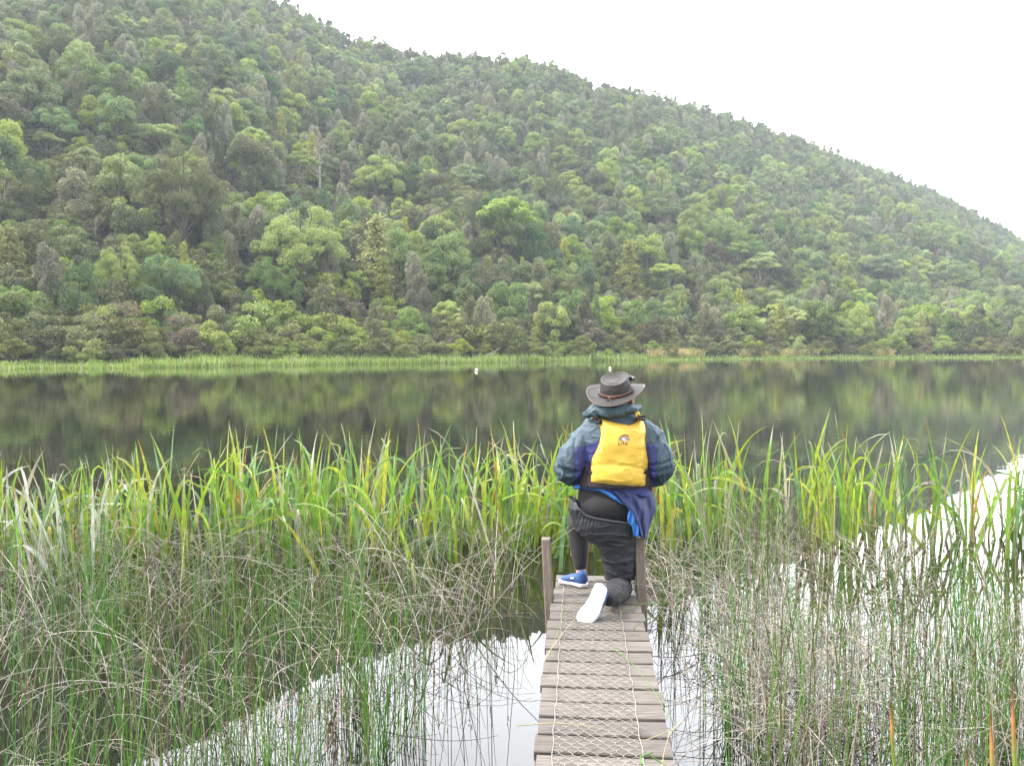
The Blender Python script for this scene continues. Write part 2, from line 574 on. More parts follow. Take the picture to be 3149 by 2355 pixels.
def proto(kind, seed):
    """returns crown mesh, trunk mesh for a tree 10 m tall"""
    global rng
    keep = rng; rng = np.random.default_rng(1000 + seed)
    lobes = []; tm = MB(); H = 10.0
    crown = None
    if kind == 'dome':
        W = rng.uniform(3.6, 4.4)
        for q in range(34):
            d = unit(1)[0]; d[2] = abs(d[2]) * 1.6 - 0.6
            rr = rng.uniform(0.7, 1.0)
            c = np.array([d[0] * W * rr, d[1] * W * rr, 5.3 + d[2] * 3.9 * rr])
            s = rng.uniform(0.85, 1.5)
            lobes.append((c, (s, s, s * 0.72)))
        crown = lobes_to_leaves(lobes, 7500, 0.17, zmin=-0.35)
        trunk_to(tm, H, lobes, 0.26, k=9)
    elif kind in ('grand', 'grand_dark'):
        W = 4.3
        sub_ = [(np.array([0, 0, 6.6]), 3.0), (np.array([-2.6, .4, 5.2]), 2.2), (np.array([2.5, -.5, 5.4]), 2.3), (np.array([.4, -2.4, 4.6]), 2.2), (np.array([-.5, 2.5, 5.0]), 2.2), (np.array([-3.1, -1.2, 3.4]), 1.7), (np.array([3.0, .9, 3.3]), 1.8)]
        for c0_, r0_ in sub_:
            for q in range(15):
                d = unit(1)[0]; d[2] = abs(d[2]) * 1.3 - 0.3
                s = rng.uniform(0.5, 0.95)
                lobes.append((c0_ + d * r0_ * np.array([1, 1, .9]) * rng.uniform(.8, 1.02), (s, s, s * 0.72)))
        crown = lobes_to_leaves(lobes, 24000, 0.085, zmin=-0.4, jit=0.5 if kind == 'grand' else 0.8)
        trunk_to(tm, H, lobes, 0.26, k=12)
    elif kind == 'bushy':
        W = rng.uniform(2.8, 3.6)
        for q in range(34):
            d = unit(1)[0]; rr = rng.uniform(0.35, 1.0) ** 0.5
            c = np.array([d[0] * W * rr, d[1] * W * rr, 5.6 + d[2] * 3.9 * rr])
            s = rng.uniform(0.75, 1.35)
            lobes.append((c, (s, s, s * 0.85)))
        crown = lobes_to_leaves(lobes, 8000, 0.16, zmin=-0.6, jit=0.75)
        trunk_to(tm, H, lobes, 0.24, k=6)
    elif kind == 'feathery':
        W = rng.uniform(2.2, 2.9)
        for q in range(30):
            z = rng.uniform(2.6, 9.6); wr = W * math.sin(min(1, (10.2 - z) / 6.5) * math.pi / 2)
            an = rng.uniform(0, 6.28); rr = rng.uniform(0.3, 1)
            lobes.append((np.array([math.cos(an) * wr * rr, math.sin(an) * wr * rr, z]), (0.8, 0.8, 1.0)))
        crown = lobes_to_leaves(lobes, 7500, 0.15, zmin=-0.8, jit=1.1)
        trunk_to(tm, H, lobes, 0.2, k=6)
    elif kind == 'cone':
        Vs, n0, Fs = [], 0, []
        P = []; Nn = []
        for q in range(64):
            z = 1.4 + 8.4 * (q / 64.0) + rng.uniform(-0.2, 0.2)
            wr = (10.3 - z) / 9 * rng.uniform(1.9, 2.9)
            an = q * 2.4 + rng.uniform(-0.3, 0.3)
            m_ = int(40 + wr * 48)
            t_ = rng.uniform(0.15, 1, m_) ** 0.7
            sp_ = rng.normal(0, 0.34, (m_, 3)) * (0.5 + t_[:, None] * 0.5)
            p_ = np.stack([math.cos(an) * wr * t_, math.sin(an) * wr * t_, z - 0.28 * wr * t_ ** 2], 1) + sp_ * np.array([1, 1, 0.55])
            P.append(p_); nn = np.stack([np.cos(an) * np.ones(m_) * 0.6, np.sin(an) * np.ones(m_) * 0.6, np.ones(m_) * 0.8], 1); Nn.append(nn)
            if q % 4 == 0: tm.tube(np.array([[0, 0, z], p_[t_.argmax()] * 1.0]), [0.05, 0.015], 4)
        P = np.concatenate(P); Nn = np.concatenate(Nn)
        crown = leaves(P, Nn, 0.15, 0.6)
        tm.tube(np.array([[0, 0, -0.8], [0.05, 0, 4], [0, 0.05, 9.8]]), [0.2, 0.13, 0.02], 6)
    elif kind == 'umbrella':
        for q in range(15):
            an = q * 2.4; rr = 3.4 * math.sqrt((q + 0.5) / 15)
            c = np.array([math.cos(an) * rr, math.sin(an) * rr, 8.4 - 0.16 * rr ** 2 + rng.uniform(-0.5, 0.5)])
            s = rng.uniform(0.8, 1.25)
            lobes.append((c, (s, s, s * 0.5)))
        crown = lobes_to_leaves(lobes, 4200, 0.16, zmin=-0.25)
        trunk_to(tm, H, lobes, 0.17, frac=0.72, k=13, lean=0.5)
    elif kind == 'bare':
        tm.tube(np.array([[0, 0, -0.5], [0.15, 0, 3], [-0.1, 0.1, 6.5], [0.2, 0, 9.8]]), [0.17, 0.13, 0.09, 0.02], 6)
        P = []
        for q in range(14):
            z = rng.uniform(3.2, 9); an = rng.uniform(0, 6.28); l_ = (10.6 - z) * rng.uniform(0.25, 0.45)
            e = np.array([math.cos(an) * l_, math.sin(an) * l_, z + l_ * rng.uniform(0.5, 1.1)]); m_ = (np.array([0, 0, z]) + e) / 2 + rng.normal(0, 0.15, 3)
            tm.tube(np.array([[0, 0, z], m_, e]), [0.06, 0.04, 0.012], 5)
            for _ in range(4):
                e2 = e + rng.normal(0, 0.55, 3) + [0, 0, 0.35]; tm.tube(np.array([(m_ + e) / 2, e2]), [0.025, 0.008], 4); P.append(e2)
        P = np.repeat(np.array(P), 5, axis=0); P = P + rng.normal(0, 0.25, P.shape)
        crown = leaves(P, unit(len(P)), 0.10)
    elif kind == 'shrub':
        for q in range(24):
            an = rng.uniform(0, 6.28); rr = 5.2 * math.sqrt(rng.uniform(0, 1))
            z = 1.4 + rng.uniform(0.15, 1) * (8.4 - 0.16 * rr ** 2)
            s = rng.uniform(1.1, 2.0)
            lobes.append((np.array([math.cos(an) * rr, math.sin(an) * rr, max(1.2, z)]), (s, s, s * 0.8)))
        crown = lobes_to_leaves(lobes, 4600, 0.26, zmin=-0.5, jit=0.9)
        for q in range(6):
            c = lobes[q * 3][0]; tm.tube(np.array([[c[0] * 0.2, c[1] * 0.2, -0.6], [c[0] * 0.5, c[1] * 0.5, c[2] * 0.5], c]), [0.16, 0.1, 0.04], 5)
    rng = keep
    return crown, tm


KINDS = {
    # name: (shape, c1, c2, bark, look words)
    'bright_dome': ('dome', (0.070, 0.130, 0.022), (0.145, 0.205, 0.042), 0, 'bright green round-topped'),
    'grand_dome': ('grand', (0.062, 0.125, 0.022), (0.140, 0.210, 0.042), 0, 'great bright green'),
    'grand_olive': ('grand_dark', (0.026, 0.045, 0.016), (0.070, 0.088, 0.036), 0, 'great dark olive'),
    'grand_mid': ('grand', (0.042, 0.105, 0.032), (0.100, 0.180, 0.055), 0, 'great mid green'),
    'mid_dome': ('dome', (0.045, 0.092, 0.028), (0.098, 0.155, 0.046), 0, 'mid green domed'),
    'olive_bushy': ('bushy', (0.032, 0.055, 0.020), (0.085, 0.105, 0.045), 0, 'dark olive bushy'),
    'deep_bushy': ('bushy', (0.020, 0.055, 0.018), (0.055, 0.110, 0.035), 0, 'deep green dense'),
    'grey_feathery': ('feathery', (0.070, 0.095, 0.060), (0.160, 0.180, 0.120), 0, 'grey-green feathery'),
    'olive_feathery': ('feathery', (0.045, 0.070, 0.030), (0.110, 0.130, 0.060), 0, 'brownish olive feathery'),
    'yellow_cone': ('cone', (0.085, 0.125, 0.018), (0.165, 0.205, 0.040), 0, 'yellow-green conical'),
    'green_cone': ('cone', (0.045, 0.100, 0.030), (0.100, 0.165, 0.050), 0, 'narrow green conical'),
    'umbrella_tree': ('umbrella', (0.085, 0.150, 0.035), (0.180, 0.245, 0.080), 1, 'open pale-limbed spreading'),
    'forked_tree': ('umbrella', (0.080, 0.150, 0.035), (0.165, 0.245, 0.070), 0, 'open dark-limbed spreading'),
    'bare_tree': ('bare', (0.12, 0.09, 0.06), (0.2, 0.16, 0.1), 1, 'bare whitish-limbed'),
    'olive_shrub': ('shrub', (0.046, 0.068, 0.018), (0.105, 0.135, 0.038), 0, 'olive rounded'),
    'brown_shrub': ('shrub', (0.058, 0.062, 0.034), (0.108, 0.108, 0.060), 0, 'brownish twiggy'),
    'fresh_shrub': ('shrub', (0.060, 0.110, 0.022), (0.145, 0.200, 0.045), 0, 'fresh green leafy'),
    'dark_shrub': ('shrub', (0.028, 0.045, 0.016), (0.075, 0.095, 0.035), 0, 'dark shaded'),
}
PROT = {}
pc = bpy.data.collections.new('forest_prototypes')     # not linked: only the far wood instances it
PIDX = {}
kk = 0
shape_cache = {}
for kname, (shape, c1, c2, bark, words_) in KINDS.items():
    PROT[kname] = []
    mat = leaf_mat(kname + '_leaves', c1, c2)
    bm_ = M_barkw if bark else M_bark
    for v_ in range(2 if shape not in ('bare', 'grand', 'grand_dark') else 1):
        (cv, cf), tm = proto(shape, hash_ if (hash_ := (sum(map(ord, shape)) * 7 + v_ * 13)) else 0)
        cme = mesh_np('crown', cv, [cf], smooth=False); cme.materials.append(mat)
        tme = tm.mesh('trunk'); tme.materials.append(bm_)
        PROT[kname].append((cme, tme))
        # merged copy for the far wood
        TV = np.concatenate(tm.V); TF = [np.concatenate(q) for q in tm.F.values()]
        nT = sum(len(f) for f in TF)
        fme = mesh_np('far_tree', np.concatenate([TV, cv]), TF + [cf + len(TV)], smooth=False)
        fme.materials.append(bm_); fme.materials.append(mat)
        mi = np.ones(len(fme.polygons), np.int32); mi[:nT] = 0
        fme.polygons.foreach_set('material_index', mi)
        fo = bpy.data.objects.new('p%03d' % kk, fme); pc.objects.link(fo)
        PIDX.setdefault(kname, []).append(kk); kk += 1

TREES = []   # dict(kind, x, y, z, h, w, name...)


def ground_hit(px, py):
    """first terrain point met by the line of sight through photo pixel"""
    d = ray(px, py)
    Ys = np.linspace(60, 520, 4000)
    X = d[0] / d[1] * Ys; Z = CAM_Z + d[2] / d[1] * Ys
    h = terrain(X, Ys)
    ok = (h > Z) & (Ys > shoreY(d[0] / d[1]) + 0.5)
    k_ = int(np.argmax(ok)) if ok.any() else len(Ys) - 1
    return X[k_], Ys[k_], h[k_]


# trees one can single out: kind, x, top y, foot y, crown width (all in 2212-wide pixels), label
LAND = [
    ('grand_dome', 650, 420, 655, 215, 'large multi-domed bright green tree left of the two yellow-green ones'),
    ('grand_mid', 590, 535, 705, 125, 'vivid dark green dense tree at the foot of the big multi-domed one'),
    ('grand_dome', 262, 508, 690, 125, 'bright lime green domed tree near the left end of the shore'),
    ('grand_mid', 368, 528, 705, 170, 'broad light green dome right beside the lime green tree'),
    ('yellow_cone', 815, 466, 660, 125, 'broad yellow-green tree standing taller than the spire in front of it'),
    ('yellow_cone', 828, 556, 690, 66, 'slim yellow-green spire just in front of the broad yellow-green tree'),
    ('yellow_cone', 706, 592, 700, 84, 'short yellow-green cone left of the small white-trunked tree'),
    ('umbrella_tree', 770, 573, 690, 62, 'small round-headed tree on a bright white trunk by the yellow-green spire'),
    ('forked_tree', 1092, 408, 600, 140, 'tall spreading tree showing a dark forked trunk mid slope'),
    ('yellow_cone', 1358, 522, 660, 84, 'soft yellow-green blunt tree above the man\'s hat'),
    ('umbrella_tree', 655, 318, 430, 80, 'pale twin-limbed tree with thin crown beside the reddish dead top'),
    ('bare_tree', 690, 305, 425, 60, 'leafless white-limbed tree with reddish dead top'),
    ('grand_dome', 812, 328, 452, 130, 'bright round tree right of the bare white-limbed one'),
    ('grand_olive', 395, 300, 560, 215, 'very large dark olive tree filling the slope on the left'),
    ('olive_bushy', 540, 290, 450, 120, 'dark brownish tree right behind the very large olive one'),
    ('grey_feathery', 160, 366, 500, 115, 'fluffy grey-green tree standing alone in the dark wood at left'),
    ('olive_bushy', 938, 372, 470, 85, 'small almost black-green domed tree above the middle of the lake'),
    ('green_cone', 478, 508, 620, 46, 'narrow pointed green tree between the light dome and the big multi-domed tree'),
    ('bare_tree', 497, 588, 680, 34, 'grey dead snag in front of the narrow pointed tree'),
    ('umbrella_tree', 1440, 560, 650, 90, 'low bright flat-topped tree just right of the blunt yellow-green one'),
    ('grand_dome', 1570, 452, 580, 120, 'rounded pale green tree rising mid slope on the right'),
    ('mid_dome', 1010, 355, 430, 100, 'light dome in the middle of the slope above the dark domed tree'),
    ('bright_dome', 1215, 312, 380, 70, 'small bright dome high above the forked-trunk tree'),
    ('mid_dome', 1430, 425, 500, 90, 'green dome left of the rounded pale tree on the right slope'),
    ('umbrella_tree', 1640, 548, 640, 95, 'flat-crowned tree with a thin pale trunk on the right'),
    ('umbrella_tree', 1590, 515, 600, 60, 'thin pale-stemmed tree right of the lake middle'),
    ('umbrella_tree', 700, 672, 745, 78, 'small flat-topped shore tree with pale twisted limbs'),
    ('umbrella_tree', 655, 690, 748, 50, 'leaning pale-stemmed small tree at the water\'s edge'),
    ('bare_tree', 787, 705, 772, 34, 'thin white forked stem at the shore below the spire'),
    ('bare_tree', 12, 378, 500, 26, 'tall thin white trunk at the very left'),
    ('grand_mid', 120, 215, 330, 120, 'broad green dome high on the left slope'),
    ('bright_dome', 340, 262, 345, 120, 'bright dome high on the slope above the very large olive tree'),
    ('umbrella_tree', 105, 280, 365, 70, 'green-topped tree with grey stem on the far left slope'),
    ('bare_tree', 412, 28, 90, 40, 'grey bare tree near the top of the left slope'),
    ('mid_dome', 905, 128, 200, 84, 'rounded tree close under the ridge above the lake middle'),
    ('mid_dome', 1900, 545, 620, 100, 'pale green dome near the right end of the lake'),
    ('mid_dome', 2050, 560, 640, 120, 'broad hazy green dome at the far right'),
    ('green_cone', 180, 500, 580, 60, 'short dense cone left of the lime green dome'),
    ('yellow_cone', 25, 490, 640, 95, 'yellowish tree at the very left edge of the wood'),
    ('deep_bushy', 1390, 200 + 380, 660, 50, 'dark narrow tree directly behind the blunt yellow-green one'),
]
for kd, x_, yt, yb, wp, lb in LAND:
    X, Y, z = ground_hit(x_ * S_, yb * S_)
    h = (yb - yt) * S_ / FPX * Y * 1.02
    TREES.append(dict(kind=kd, x=X, y=Y, z=z, h=h, w=wp * S_ / FPX * Y, label=lb, land=True, px=x_, pt=yt, pb=yb, wp=wp))

nat_w = {'dome': 9.6, 'grand': 10.6, 'grand_dark': 10.6, 'bushy': 8.2, 'feathery': 6.4, 'cone': 5.0, 'umbrella': 8.4, 'bare': 4.0, 'shrub': 12.5}


def place_random():
    pts = []
    sp0 = 4.9
    for gy in np.arange(74, 500, sp0):
        for gx in np.arange(-gy * 0.92, gy * 0.92, sp0):
            pts.append((gx + rng.uniform(-2.4, 2.4), gy + rng.uniform(-2.4, 2.4)))
    pts = np.array(pts)
    u = pts[:, 0] / pts[:, 1]
    d = pts[:, 1] - shoreY(u); yr = ridgeY(u)
    ok = (d > 7) & (pts[:, 1] < yr * 1.03 + 2)
    pts = pts[ok]; d = d[ok]; u = u[ok]; yr = yr[ok]
    z = terrain(pts[:, 0], pts[:, 1])
    for (x, y), dd, uu, zz, yy in zip(pts, d, u, z, yr):
        t = dd / (yy - shoreY(uu))
        nz = mnoise.noise(Vector((x * 0.018, y * 0.018, 3.3))); nz2 = mnoise.noise(Vector((x * 0.05, y * 0.05, 9.1)))
        q = rng.uniform()
        right = np.clip((uu + 0.05) / 0.3, 0, 1)
        pb = {'bright_dome': 0.10 + 0.22 * max(0, nz) + 0.14 * right * (t < 0.6) + 0.1 * (t < 0.25), 'mid_dome': 0.20 + 0.15 * right, 'olive_bushy': 0.20 + 0.3 * max(0, -nz) - 0.1 * right,
              'deep_bushy': 0.14 + 0.25 * max(0, -nz), 'grey_feathery': 0.12 + 0.30 * t, 'olive_feathery': 0.20 + 0.15 * t, 'yellow_cone': 0.03 + 0.04 * (t < 0.2),
              'green_cone': 0.05, 'umbrella_tree': 0.06 + 0.06 * right * (t < 0.5), 'bare_tree': 0.025}
        ks = list(pb); pr = np.maximum(0.005, np.array([pb[k] for k in ks])); pr /= pr.sum()
        kd = ks[int(np.searchsorted(np.cumsum(pr), q).clip(0, len(ks) - 1))]
        if t > 0.75 and kd in ('green_cone', 'yellow_cone', 'olive_feathery'): kd = ('mid_dome', 'olive_bushy', 'grey_feathery')[int(q * 1000) % 3]
        h = rng.uniform(7.6, 12.2) * (1 - 0.22 * t)
        if t < 0.08: h *= 0.8
        if t > 0.8:
            h *= 0.82
            if kd in ('umbrella_tree', 'bare_tree'): kd = 'mid_dome' if q > .93 else 'grey_feathery'
        if kd == 'bare_tree': h *= 0.95
        if 'dome' in kd: h *= 1.05
        TREES.append(dict(kind=kd, x=x, y=y, z=zz, h=h, w=h * nat_w[KINDS[kd][0]] / 10 * rng.uniform(0.66, 0.92), land=False))


place_random()
# keep the front of the singled-out trees open
lands = [t for t in TREES if t['land']]
keepT = []
for t in TREES:
    if not t['land']:
        px_, pyt = proj((t['x'], t['y'], t['z'] + t['h'])); px_, pyt = px_ / S_, pyt / S_
        wpx = t['w'] / t['y'] * FPX / S_
        bad = False
        for l in lands:
            if abs(px_ - l['px']) < (l['wp'] + wpx) * 0.36 and t['y'] < l['y'] + 2 and pyt < l['pb'] - (l['pb'] - l['pt']) * 0.22 and pyt > l['pt'] - 60 and t['y'] > l['y'] - 70:
                # a tree in front stays low enough to leave the singled-out crown open
                want = l['pb'] - (l['pb'] - l['pt']) * 0.25
                d_ = ray(px_ * S_, want * S_); hn = (CAM_Z + d_[2] / d_[1] * t['y']) - t['z']
                if hn < 3.2: bad = True; break
                t['w'] *= max(.6, hn / t['h']); t['h'] = hn; pyt = want
            if math.hypot(t['x'] - l['x'], t['y'] - l['y']) < 2.5: bad = True; break
        if bad: continue
        t['app'] = t['h'] / t['y'] * (1.0 if KINDS[t['kind']][0] != 'bare' else 0.9)
    else:
        t['app'] = 99
    keepT.append(t)
TREES = sorted(keepT, key=lambda t: -t['app'])
# only what the frame can show counts among the individuals
def inframe(t):
    px_, py_ = proj((t['x'], t['y'], t['z'] + t['h'] * 0.6))
    return -60 < px_ < 3209 and -40 < py_ < 2400
vis = [t for t in TREES if inframe(t)]
IND = vis[:296]
ids = set(id(t) for t in IND)
REST = [t for t in TREES if id(t) not in ids]
for gy in np.arange(76, 500, 4.4):          # undergrowth between the trunks
    for gx in np.arange(-gy * 0.92, gy * 0.92, 4.4):
        x, y = gx + rng.uniform(-2.4, 2.4), gy + rng.uniform(-2.4, 2.4); u0 = x / y; dd = y - float(shoreY(u0))
        if dd < 13 or y > float(ridgeY(u0)) * 1.02: continue
        h = rng.uniform(3.2, 6.0)
        REST.append(dict(kind=str(rng.choice(['olive_shrub', 'dark_shrub', 'fresh_shrub', 'brown_shrub'], p=[.34, .36, .22, .08])), x=x, y=y, z=float(terrain(x, y)), h=h, w=h * rng.uniform(1.1, 1.5)))


def put_tree(t, name, group):
    root = bpy.data.objects.new(name, None); C.objects.link(root)
    root.location = (t['x'], t['y'], t['z'] - 0.1)
    sxy = t['w'] / nat_w[KINDS[t['kind']][0]]
    root.scale = (sxy, sxy, t['h'] / 10.0)
    root.rotation_euler = (0, 0, rng.uniform(0, 6.28))
    cme, tme = PROT[t['kind']][int(rng.integers(len(PROT[t['kind']])))]
    for nm, m_ in (('crown', cme), ('trunk', tme)):
        o = bpy.data.objects.new(nm, m_); C.objects.link(o); o.parent = root
    tag(root, t['label'], 'shrub' if 'shrub' in t['kind'] else 'tree', group)
    return root


ORD = ['leftmost', 'second from left', 'third from left', 'fourth from left', 'fifth from left', 'sixth from left', 'seventh from left', 'eighth from left',
       'ninth from left', 'tenth from left', 'eleventh from left', 'twelfth from left']
ZONES = [(-99, 240, 'left of the lime green dome'), (240, 480, 'around the light green dome'), (480, 740, 'near the big multi-domed tree'), (740, 960, 'behind the yellow-green spire'),
         (960, 1180, 'near the forked-trunk tree'), (1180, 1420, 'above the man\'s hat'), (1420, 1680, 'near the rounded pale tree'), (1680, 1960, 'toward the right end'), (1960, 3000, 'at the far right')]
def label_all(lst, noun, bands):
    grp = {}
    for t in lst:
        if t.get('label'): continue
        px_, py_ = proj((t['x'], t['y'], t['z'] + t['h'] * 0.7)); px_, py_ = px_ / S_, py_ / S_
        zone = next(z[2] for z in ZONES if px_ < z[1])
        d = t['y'] - float(shoreY(t['x'] / t['y']))
        band = next(b_[1] for b_ in bands if d < b_[0])
        t['ppx'] = px_
        grp.setdefault((t['kind'], zone, band), []).append(t)
    for (kd, zone, band), ts in grp.items():
        ts.sort(key=lambda t: t['ppx'])
        for q, t in enumerate(ts):
            t['label'] = ('%s %s %s %s' % (KINDS[kd][4], noun, band, zone)) + ('' if len(ts) == 1 else ', ' + ORD[min(q, 11)])


label_all(IND, 'tree', [(22, 'by the shore'), (45, 'low down'), (9999, 'up the slope')])
NAMES = {'dome': 'domed_tree', 'grand': 'domed_tree', 'grand_dark': 'bushy_tree', 'bushy': 'bushy_tree', 'feathery': 'feathery_tree', 'cone': 'conical_tree', 'umbrella': 'spreading_tree', 'bare': 'bare_tree'}
for t in IND:
    put_tree(t, NAMES[KINDS[t['kind']][0]], 'trees of the hillside wood')

# shrubs along the water
SH = []
u_ = -0.9
while u_ < 0.9:
    ys0 = float(shoreY(u_))
    for row, (d0, hh) in enumerate(((2.2, 2.2), (5.5, 3.6), (10.0, 4.8))):
        uu = u_ + rng.uniform(-0.006, 0.006)
        y = ys0 + d0 + rng.uniform(-1, 1)
        h = hh * rng.uniform(0.75, 1.3) * (0.85 if u_ > 0.1 else 1.05)
        kd = rng.choice(['olive_shrub', 'brown_shrub', 'fresh_shrub', 'dark_shrub'], p=[0.46, 0.10, 0.28, 0.16])
        SH.append(dict(kind=str(kd), x=uu * y, y=y, z=float(terrain(uu * y, y)), h=h, w=h * rng.uniform(1.05, 1.5) + 0.5, land=False))
    u_ += 3.1 / ys0 * 1.0
REST += [s for s in SH if not inframe(s)]
SH = [s for s in SH if inframe(s)]
label_all(SH, 'shrub', [(3.9, 'at the waterline'), (7.6, 'in second row'), (9999, 'behind the scrub')])
for t in SH[:300]:
    put_tree(t, 'shrub', 'shrubs along the far shore')

# the rest of the wood: one object
if REST:
    P = np.array([[t['x'], t['y'], t['z'] - 0.1] for t in REST])
    me = bpy.data.meshes.new('far_wood'); me.vertices.add(len(P)); me.vertices.foreach_set('co', P.astype(np.float32).ravel())
    at_i = me.attributes.new('pid', 'INT', 'POINT'); at_i.data.foreach_set('value', np.array([PIDX[t['kind']][rng.integers(len(PIDX[t['kind']]))] for t in REST], np.int32))
    at_s = me.attributes.new('scl', 'FLOAT_VECTOR', 'POINT')
    at_s.data.foreach_set('vector', np.array([[t['w'] / nat_w[KINDS[t['kind']][0]]] * 2 + [t['h'] / 10.0] for t in REST], np.float32).ravel())
    at_r = me.attributes.new('rot', 'FLOAT_VECTOR', 'POINT')
    at_r.data.foreach_set('vector', np.array([[0, 0, rng.uniform(0, 6.28)] for t in REST], np.float32).ravel())
    wood = mk('forest', me); tag(wood, kind='stuff')
    ng = bpy.data.node_groups.new('plant_wood', 'GeometryNodeTree')
    ng.interface.new_socket('Geometry', in_out='INPUT', socket_type='NodeSocketGeometry')
    ng.interface.new_socket('Geometry', in_out='OUTPUT', socket_type='NodeSocketGeometry')
    gi = ng.nodes.new('NodeGroupInput'); go = ng.nodes.new('NodeGroupOutput')
    ci = ng.nodes.new('GeometryNodeCollectionInfo'); ci.inputs['Collection'].default_value = pc
    ci.inputs['Separate Children'].default_value = True; ci.inputs['Reset Children'].default_value = True
    ip = ng.nodes.new('GeometryNodeInstanceOnPoints'); ip.inputs['Pick Instance'].default_value = True
    m2p = ng.nodes.new('GeometryNodeMeshToPoints')
    def na(name, dt):
        n_ = ng.nodes.new('GeometryNodeInputNamedAttribute'); n_.data_type = dt; n_.inputs['Name'].default_value = name; return n_.outputs['Attribute']
    ng.links.new(gi.outputs[0], m2p.inputs['Mesh']); ng.links.new(m2p.outputs[0], ip.inputs['Points']); ng.links.new(ci.outputs[0], ip.inputs['Instance'])
    ng.links.new(na('pid', 'INT'), ip.inputs['Instance Index']); ng.links.new(na('scl', 'FLOAT_VECTOR'), ip.inputs['Scale'])
    e2r = ng.nodes.new('FunctionNodeEulerToRotation'); ng.links.new(na('rot', 'FLOAT_VECTOR'), e2r.inputs[0]); ng.links.new(e2r.outputs[0], ip.inputs['Rotation'])
    ng.links.new(ip.outputs[0], go.inputs[0])
    md = wood.modifiers.new('trees', 'NODES'); md.node_group = ng
print('trees individual', len(IND), 'far', len(REST), 'shrubs', len(SH))

# ------------------------------------------------------------------ blades and stems
def strands(base, h, phi, th0, th1, pw, K, width, sides, twist=None, kink=None, flat=True):
    """base (n,3); curves leave vertical at angle th0 and bend to th0+th1; returns V (n*(K+1)*s,3), F"""
    n = len(base)
    t = np.linspace(0, 1, K + 1)
    th = th0[:, None] + th1[:, None] * t[None, :] ** pw[:, None]
    if kink is not None:     # (t_k, angle) sharp fold
        th = th + (t[None, :] > kink[0][:, None]) * kink[1][:, None]
    tm_ = (th[:, 1:] + th[:, :-1]) / 2
    ds = (h / K)[:, None]
    dx = np.concatenate([np.zeros((n, 1)), np.cumsum(np.sin(tm_) * ds, 1)], 1)
    dz = np.concatenate([np.zeros((n, 1)), np.cumsum(np.cos(tm_) * ds, 1)], 1)
    c, s = np.cos(phi)[:, None], np.sin(phi)[:, None]
    P = np.stack([base[:, 0:1] + dx * c, base[:, 1:2] + dx * s, base[:, 2:3] + dz], -1)
    T = np.stack([np.sin(th) * c, np.sin(th) * s, np.cos(th)], -1)
    B = np.stack([-s * np.ones_like(th), c * np.ones_like(th), np.zeros_like(th)], -1)
    Nn = np.cross(T, B)
    w_ = width[:, None] * np.clip((1.02 - t[None, :]) * 2.2, 0.04, 1) ** 0.8 if flat else width[:, None] * (1 - 0.55 * t[None, :])
    if sides == 2:
        tw = (twist if twist is not None else np.zeros(n))[:, None] * t[None, :]
        tw = tw + rng.uniform(0, 3.14, (n, 1))
        D = B * np.cos(tw)[..., None] + Nn * np.sin(tw)[..., None]
        Vv = np.stack([P - D * w_[..., None], P + D * w_[..., None]], 2)
    else:
        a_ = np.arange(sides) * 2 * math.pi / sides
        D = B[:, :, None, :] * np.cos(a_)[None, None, :, None] + Nn[:, :, None, :] * np.sin(a_)[None, None, :, None]
        Vv = P[:, :, None, :] + D * w_[:, :, None, None]
    Vv = Vv.reshape(-1, 3)
    m_ = sides if sides > 2 else 2
    bi = (np.arange(n) * (K + 1) * m_)[:, None, None] + (np.arange(K) * m_)[None, :, None]
    if sides == 2:
        q = bi + 0; F = np.stack([q, q + 1, q + 3, q + 2], -1).reshape(-1, 4)
    else:
        jj = np.arange(sides)[None, None, :]; j2 = (jj + 1) % sides
        F = np.stack([bi + jj, bi + j2, bi + m_ + j2, bi + m_ + jj], -1).reshape(-1, 4)
    return Vv, F, t, m_


def pick_cols(n, pal, p, jitter=0.15):
    pal = np.array(pal); c = pal[rng.choice(len(pal), n, p=np.array(p) / sum(p))]
    return c * rng.uniform(1 - jitter, 1 + jitter, (n, 1)) * rng.uniform(0.93, 1.07, (n, 3))


def deck_x(Y):     # centre line of the boardwalk
    return 0.340 + (Y - 3.05) * 0.0805


def off_deck(P, m=0.36):
    return np.abs(P[:, 0] - deck_x(P[:, 1])) > m


REED_PAL = [(0.17, 0.32, 0.04), (0.31, 0.42, 0.045), (0.15, 0.27, 0.11), (0.44, 0.45, 0.06), (0.42, 0.40, 0.28), (0.40, 0.20, 0.06)]
# --- broad-leaved reeds in the band beyond the boardwalk
n = 1600
u = rng.uniform(-0.72, 0.72, n)
yc = 7.85 + 0.3 * np.sin(u * 9) + np.where(u < -0.35, -0.9 * (-u - 0.35) / 0.2, 0) + np.where(u > 0.25, 0.3, 0)
Yb = yc + rng.normal(0, 0.5, n)
clump = np.array([mnoise.noise(Vector((a_ * 9, b_ * 1.4, 0))) for a_, b_ in zip(u, Yb)])
base = np.stack([u * Yb, Yb, np.full(n, -0.05)], 1)
okm = ~((u > .27) & (rng.uniform(0, 1, n) < .5)) & (clump > -0.28 + rng.normal(0, 0.12, n)) & (Yb > 5.75) & (off_deck(base, 0.5) | (Yb > 6.6))
base = base[okm]; n = len(base); uu = base[:, 0] / base[:, 1]
hgt = rng.uniform(0.5, 1.2, n) * np.where(uu < -0.42, 0.85, 1.0) * np.where(uu > 0.2, 1.05, 1.0)
bend = rng.uniform(0, 1, n)
th0 = np.abs(rng.normal(0, 0.20, n)); th1 = np.where(bend < 0.74, rng.uniform(0.0, 0.4, n), rng.uniform(0.9, 2.6, n))
